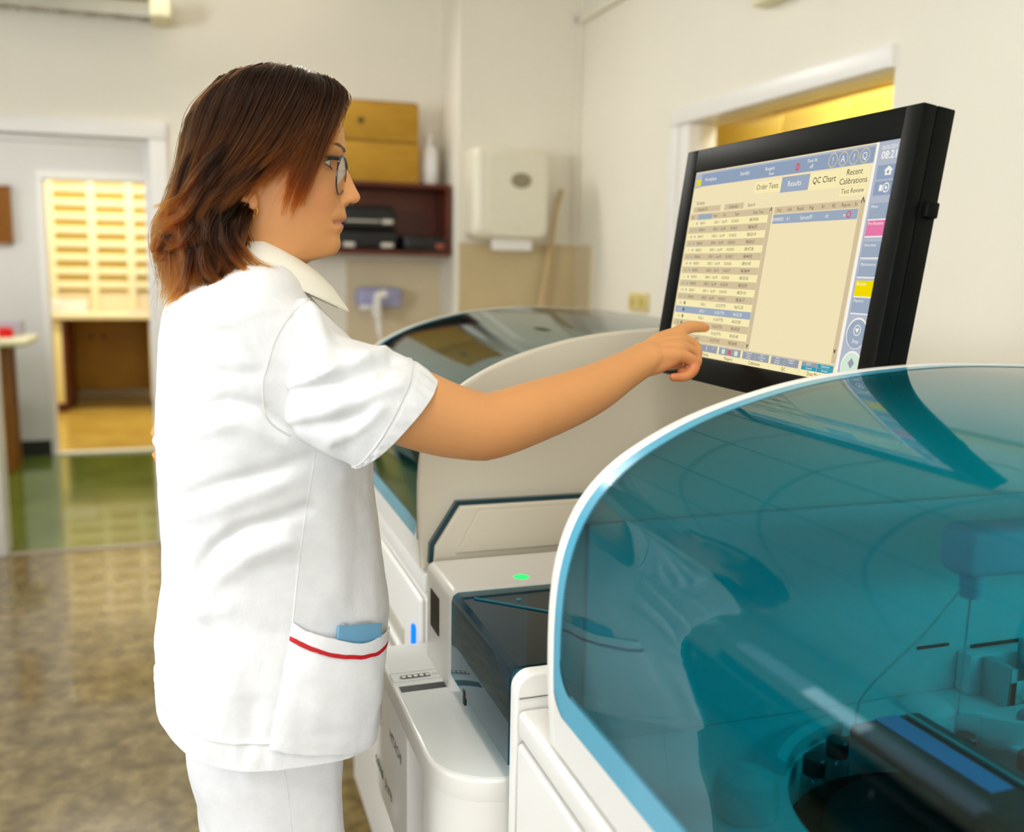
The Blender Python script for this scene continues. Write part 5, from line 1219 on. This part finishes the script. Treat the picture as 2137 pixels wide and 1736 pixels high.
# trousers: hips and two straight legs as one garment
def leg_rings(y):
    q, r = smooth_line([(.075, y, .93), (.072, y, .82), (.078, y, .74), (.077, y, .665), (.08, y, .50), (.082, y, .30), (.082, y, .06)], [(.098, .080), (.098, .083), (.088, .084), (.094, .084), (.088, .082), (.080, .080), (.078, .078)], 5)
    return cap_rings(limb(q, r, 30, flat=(1, 0, 0)), 1)
hip = cap_rings(limb([(.075, SY, .98), (.07, SY, .90), (.066, SY, .82), (.066, SY, .77)], [(.10, .13), (.108, .165), (.103, .17), (.085, .15)], 40, flat=(1, 0, 0)), 2)
tm = remeshed([temp(raw(leg_rings(1.17)), 'l'), temp(raw(leg_rings(1.35)), 'l'), temp(raw(hip), 'h')], .005, 8)
for v in tm.vertices:
    p = np.array(v.co); d = np.array([p[0] - .075, p[1] - (1.17 if p[1] < SY else 1.35), 0]); d /= np.linalg.norm(d) + 1e-9
    v.co = Vector(p + d * (.0022 * wob(p, 7, 20, 12, (1, 1, .35)) + .001 * wob(p, 18, 0, 10, (1, 1, .5))))
tm.transform(Matrix.Translation((-ORG[0], -ORG[1], 0))); tm.materials.clear(); tm.materials.append(cloth); tm.polygons.foreach_set('use_smooth', [True] * len(tm.polygons))
tro = bpy.data.objects.new('trousers', tm); COL.objects.link(tro); tro.parent = person; WLOC[tro.name] = ORG
seam([(593, 1598), (598, 1640), (604, 1690), (609, 1740), (612, 1790)], .0009, 'seam', (bvh_of(tro),), tro, .0003, cloth)
for y in (1.17, 1.35):
    mb = MB(); sy_ = 1 if y > SY else -1
    mb.loft(cap_rings([[(x0 + rx * math.cos(2 * math.pi * j / 24) , y + sy_ * (x0 * .06) + ry * math.sin(2 * math.pi * j / 24), z) for j in range(24)] for x0, rx, ry, z in ((.105, .142, .050, .012), (.105, .145, .052, .025), (.10, .138, .048, .05), (.075, .10, .045, .075), (.05, .065, .042, .10))], 1), white_p)
    mb.build('shoe', person)

# ------------------------------------------------------------------ hair
ct, st = math.cos(TURN), math.sin(TURN)
def to_head(p): x, y = p[0] - HX, p[1] - SY; return np.array([x * ct + y * st, -x * st + y * ct, p[2]])
def from_head(h): return np.array([HX + h[0] * ct - h[1] * st, SY + h[0] * st + h[1] * ct, h[2]])
def guide(L):
    out = []
    for u, v, yo in L:
        p = P(u, v, SY + yo); p = P(u, v, SY + yo + (p[0] - HX) * st); out.append(to_head(p))
    Q = np.array(catmull(out, 8)); s = np.r_[0, np.cumsum(np.linalg.norm(np.diff(Q, axis=0), axis=1))]; t = np.linspace(0, s[-1], 26)
    return np.stack([np.interp(t, s, Q[:, k]) for k in range(3)], 1)
GA = [guide(L) for L in (
    [(706, 176, -.004), (722, 200, -.022), (710, 235, -.040), (694, 270, -.056), (680, 298, -.065), (668, 324, -.071), (657, 348, -.073)],
    [(695, 166, -.004), (710, 203, -.034), (697, 250, -.060), (678, 305, -.074), (661, 352, -.079), (645, 398, -.078), (630, 428, -.073)],
    [(682, 160, -.004), (694, 203, -.042), (675, 258, -.069), (652, 315, -.080), (632, 368, -.084), (613, 415, -.081), (598, 462, -.073)],
    [(668, 155, -.004), (674, 202, -.047), (652, 262, -.074), (628, 318, -.085), (606, 365, -.088), (590, 408, -.084), (580, 440, -.077)])]
GB = [guide(L) for L in (
    [(664, 154, -.003), (668, 202, -.048), (645, 262, -.076), (612, 318, -.087), (584, 350, -.091), (560, 375, -.093), (545, 398, -.092)],
    [(645, 149, -.003), (640, 195, -.052), (612, 258, -.080), (578, 315, -.092), (544, 346, -.097), (514, 368, -.100), (486, 392, -.102), (466, 412, -.102)],
    [(615, 142, -.003), (604, 190, -.053), (566, 260, -.084), (526, 322, -.097), (490, 368, -.103), (455, 412, -.104), (428, 455, -.101), (405, 490, -.098)],
    [(590, 138, -.003), (570, 190, -.053), (530, 260, -.085), (490, 325, -.099), (458, 375, -.104), (436, 425, -.105), (432, 485, -.105), (462, 540, -.104), (505, 572, -.104), (556, 592, -.102)],
    [(560, 135, -.003), (532, 190, -.052), (488, 262, -.083), (452, 330, -.097), (425, 395, -.103), (410, 460, -.105), (420, 525, -.106), (448, 570, -.106), (490, 600, -.106)],
    [(530, 137, -.003), (492, 192, -.049), (450, 268, -.076), (420, 338, -.090), (398, 405, -.096), (384, 470, -.100), (390, 535, -.102), (402, 585, -.102), (425, 615, -.102)],
    [(500, 143, -.003), (455, 205, -.041), (416, 278, -.062), (394, 348, -.074), (376, 412, -.081), (358, 475, -.086), (358, 540, -.090), (362, 590, -.092), (350, 628, -.094)],
    [(475, 153, -.003), (428, 217, -.028), (398, 288, -.042), (381, 355, -.050), (362, 418, -.056), (338, 475, -.062), (336, 530, -.068), (344, 585, -.074), (340, 632, -.078)],
    [(458, 163, -.001), (412, 228, -.012), (388, 298, -.020), (372, 362, -.024), (352, 420, -.028), (326, 472, -.032), (330, 530, -.038), (346, 585, -.046), (344, 628, -.050)])]
GI = [guide(L) for L in (
    [(496, 398, -.076), (494, 440, -.070), (503, 485, -.066), (528, 530, -.066), (560, 562, -.074), (590, 590, -.080)],
    [(496, 400, -.078), (492, 450, -.074), (498, 510, -.074), (520, 555, -.080), (562, 588, -.088)],
    [(470, 405, -.080), (466, 465, -.078), (474, 530, -.082), (505, 578, -.090)],
    [(440, 420, -.074), (432, 490, -.074), (436, 560, -.080), (455, 600, -.086)],
    [(405, 430, -.050), (392, 500, -.052), (390, 570, -.058), (400, 610, -.064)])]
hb = BVHTree.FromPolygons([tuple(np.array(v.co) + np.array(ORG)) for v in me.vertices], [list(p.vertices) for p in me.polygons])
def clear_of_head(g, margin):
    w = np.array([from_head(p) for p in g]); push = np.zeros_like(w)
    for k, p in enumerate(w):
        if p[2] < 1.47: continue
        q, n, _, d = hb.find_nearest(Vector(p)); s = (Vector(p) - q).dot(n)
        if s < margin: push[k] = np.array(n) * (margin - s)
    for _ in range(3): push[1:-1] = np.maximum(np.abs(push[1:-1]), 0) * np.sign(push[1:-1]) * .5 + .25 * (push[:-2] + push[2:])
    return np.array([to_head(p) for p in w + push * 1.15])
GA = [clear_of_head(g, .0055) for g in GA]; GB = [clear_of_head(clear_of_head(g, .011), .010) for g in GB]
mirror = lambda g: g * np.array([1, -1, 1])
loopB = GB + [mirror(g) for g in GB[::-1]]
strands = []
def lay(G, n_cl, per, spread, jit, depth, tipcut):
    m = len(G) - 1
    for c in range(n_cl):
        s = rng.random() * m; k = min(int(s), m - 1); f = s - k; base_ = G[k] * (1 - f) + G[k + 1] * f
        dep = 1 - depth * rng.random(); t = np.linspace(0, 1, 26)[:, None]
        cen = np.array([-.005, 0, 1.545]); b = base_.copy(); b[:, :2] = cen[:2] + (b[:, :2] - cen[:2]) * (1 - (1 - dep) * np.clip(t * 4, 0, 1)); b[:, 2] = cen[2] + (b[:, 2] - cen[2]) * np.where(b[:, 2] > cen[2], dep, 1)
        b += rng.normal(0, jit, 3) * t ** 1.2
        wav = rng.normal(0, .0022); phs = rng.uniform(0, 6.28); b += np.array([wav, wav * .5, 0]) * np.sin(t * rng.uniform(5, 10) + phs) * t
        cut0 = rng.uniform(*tipcut)
        for q in range(per):
            off = rng.normal(0, spread, 3); conv = 1 - .72 * t ** 1.4
            p = b + off * conv * np.clip(.35 + t * 3, 0, 1) + rng.normal(0, .0012, 3) * np.sin(t * 7 + rng.uniform(0, 6)) * t
            cut = cut0 * rng.uniform(.88, 1.04); tt = np.linspace(0, min(1, cut), 18); p = np.stack([np.interp(tt, t[:, 0], p[:, i]) for i in range(3)], 1)
            strands.append(p)
LOCKS = [guide(L) for L in (
    [(470, 300, -.100), (440, 350, -.107), (405, 395, -.107), (370, 425, -.100), (336, 438, -.094)],
    [(450, 350, -.106), (415, 410, -.111), (380, 455, -.109), (350, 470, -.102), (324, 478, -.096)],
    [(500, 360, -.106), (470, 398, -.113), (440, 425, -.116), (424, 455, -.114), (428, 482, -.110)],
    [(480, 400, -.110), (455, 440, -.115), (440, 490, -.116), (455, 540, -.113), (490, 572, -.110), (532, 592, -.108)],
    [(470, 440, -.108), (474, 490, -.112), (495, 535, -.112), (530, 566, -.108), (572, 584, -.105)],
    [(430, 470, -.110), (425, 530, -.114), (440, 572, -.114), (470, 592, -.112), (502, 594, -.110)],
    [(390, 480, -.103), (385, 540, -.107), (375, 590, -.107), (355, 625, -.102), (341, 642, -.100)],
    [(370, 460, -.092), (345, 500, -.095), (330, 522, -.092), (320, 512, -.089), (327, 490, -.086)],
    [(500, 420, -.100), (490, 460, -.106), (480, 500, -.110), (470, 545, -.110), (460, 580, -.108)],
    [(420, 560, -.110), (448, 592, -.113), (488, 602, -.114), (520, 588, -.114), (536, 570, -.113)],
    [(560, 330, -.095), (522, 362, -.104), (490, 395, -.109), (468, 425, -.111), (440, 446, -.110)],
    [(420, 420, -.106), (398, 470, -.108), (372, 500, -.105), (352, 505, -.101), (336, 496, -.098)],
    [(400, 300, -.080), (375, 370, -.087), (352, 425, -.087), (335, 452, -.084), (318, 470, -.080)])]
for g in LOCKS:
    g[:8, :2] *= (1 - .16 * np.linspace(1, 0, 8))[:, None]
    for sgn in (1, -1):
        gg = g if sgn > 0 else mirror(g)
        for k in range(6 if sgn > 0 else 3): o_ = rng.normal(0, .004, 3); lay([gg + o_, gg + o_ + rng.normal(0, .003, 3)], 2, 26, .0030, .003, .03, (.86, 1.02))
lay(GA, 46, 26, .0030, .002, .03, (.78, 1.0)); lay([mirror(g) for g in GA[1:]], 22, 22, .003, .002, .03, (.78, 1.0))
lay(GB, 330, 30, .0032, .0055, .11, (.80, 1.02)); lay(loopB[len(GB) - 2:], 170, 26, .0038, .005, .09, (.80, 1.02))
lay(GI, 70, 24, .004, .003, .04, (.85, 1.0)); lay([mirror(g) for g in GI], 40, 20, .004, .003, .04, (.85, 1.0))
for k in range(160):                                            # stray hairs
    s = rng.random() * (len(GB) - 1); i = int(s); f = s - i; b = GB[i] * (1 - f) + GB[i + 1] * f; t = np.linspace(0, 1, 26)[:, None]
    b = b + rng.normal(0, .009, 3) * t ** 2 + np.array([0, -.003, 0]) * t; tt = np.linspace(0, 1, 18); strands.append(np.stack([np.interp(tt, t[:, 0], b[:, j]) for j in range(3)], 1))
hc = bpy.data.hair_curves.new('hair_strands'); hc.add_curves([18] * len(strands))
ALLP = np.array([[from_head(p) for p in s] for s in strands]).reshape(-1, 3)
rel = ALLP - np.array(ORG)
hc.attributes['position'].data.foreach_set('vector', rel.astype(np.float32).ravel())
rad = hc.attributes.get('radius') or hc.attributes.new('radius', 'FLOAT', 'POINT')
rr = np.tile(np.r_[np.full(11, .00032), np.linspace(.0003, .00008, 7)], len(strands)); rad.data.foreach_set('value', rr.astype(np.float32))
def hair_mat():
    m = bpy.data.materials.new('auburn_hair'); m.use_nodes = True; nt = m.node_tree
    for x in list(nt.nodes): nt.nodes.remove(x)
    o = nt.nodes.new('ShaderNodeOutputMaterial'); h = nt.nodes.new('ShaderNodeBsdfHairPrincipled'); h.parametrization = 'COLOR'
    hi = nt.nodes.new('ShaderNodeHairInfo'); r = nt.nodes.new('ShaderNodeValToRGB'); e = r.color_ramp.elements
    e[0].position = 0; e[0].color = (.0045, .0019, .0009, 1); e[1].position = 1; e[1].color = (.21, .053, .0062, 1); x = e.new(.5); x.color = (.015, .0045, .0011, 1)
    ad = nt.nodes.new('ShaderNodeMath'); ad.operation = 'MULTIPLY_ADD'; ad.inputs[1].default_value = .35
    su = nt.nodes.new('ShaderNodeMath'); su.operation = 'MULTIPLY'; su.inputs[1].default_value = .75
    nt.links.new(hi.outputs['Intercept'], su.inputs[0]); nt.links.new(hi.outputs['Random'], ad.inputs[0]); nt.links.new(su.outputs[0], ad.inputs[2]); nt.links.new(ad.outputs[0], r.inputs['Fac'])
    nt.links.new(r.outputs['Color'], h.inputs['Color']); h.inputs['IOR'].default_value = 1.28; h.inputs['Roughness'].default_value = .3; h.inputs['Radial Roughness'].default_value = .35; h.inputs['Random Roughness'].default_value = .2
    nt.links.new(h.outputs[0], o.inputs[0]); return m
hc.materials.append(hair_mat())
# the dense mass under the strands
cap_m = mix_mat('hair_mass', [(.3, '140804'), (.7, '34170a')], 30, .6, stretch=(8, 8, 1))
mb = MB(); rowsC = []
cen = np.array([-.005, 0, 1.545])
for g in loopB:
    q = g.copy(); k = np.clip(np.linspace(0, 1, 26) * 6, 0, 1); shr = .0075
    d = q - np.array([cen[0], 0, 0]) * [1, 0, 0]; d[:, 2] = np.where(q[:, 2] > cen[2], q[:, 2] - cen[2], 0); l = np.linalg.norm(d, axis=1)[:, None]; q = q - d / np.maximum(l, 1e-6) * shr
    rowsC.append([from_head(p) for p in q[:23]])
mb.loft(rowsC, cap_m, False, False, closed=False)
hair = mb.build('hair', person, normals=False, angle=80)
hs = bpy.data.objects.new('hair_strands', hc); COL.objects.link(hs); hs.parent = hair; WLOC[hs.name] = ORG; hs['kind'] = 'stuff'
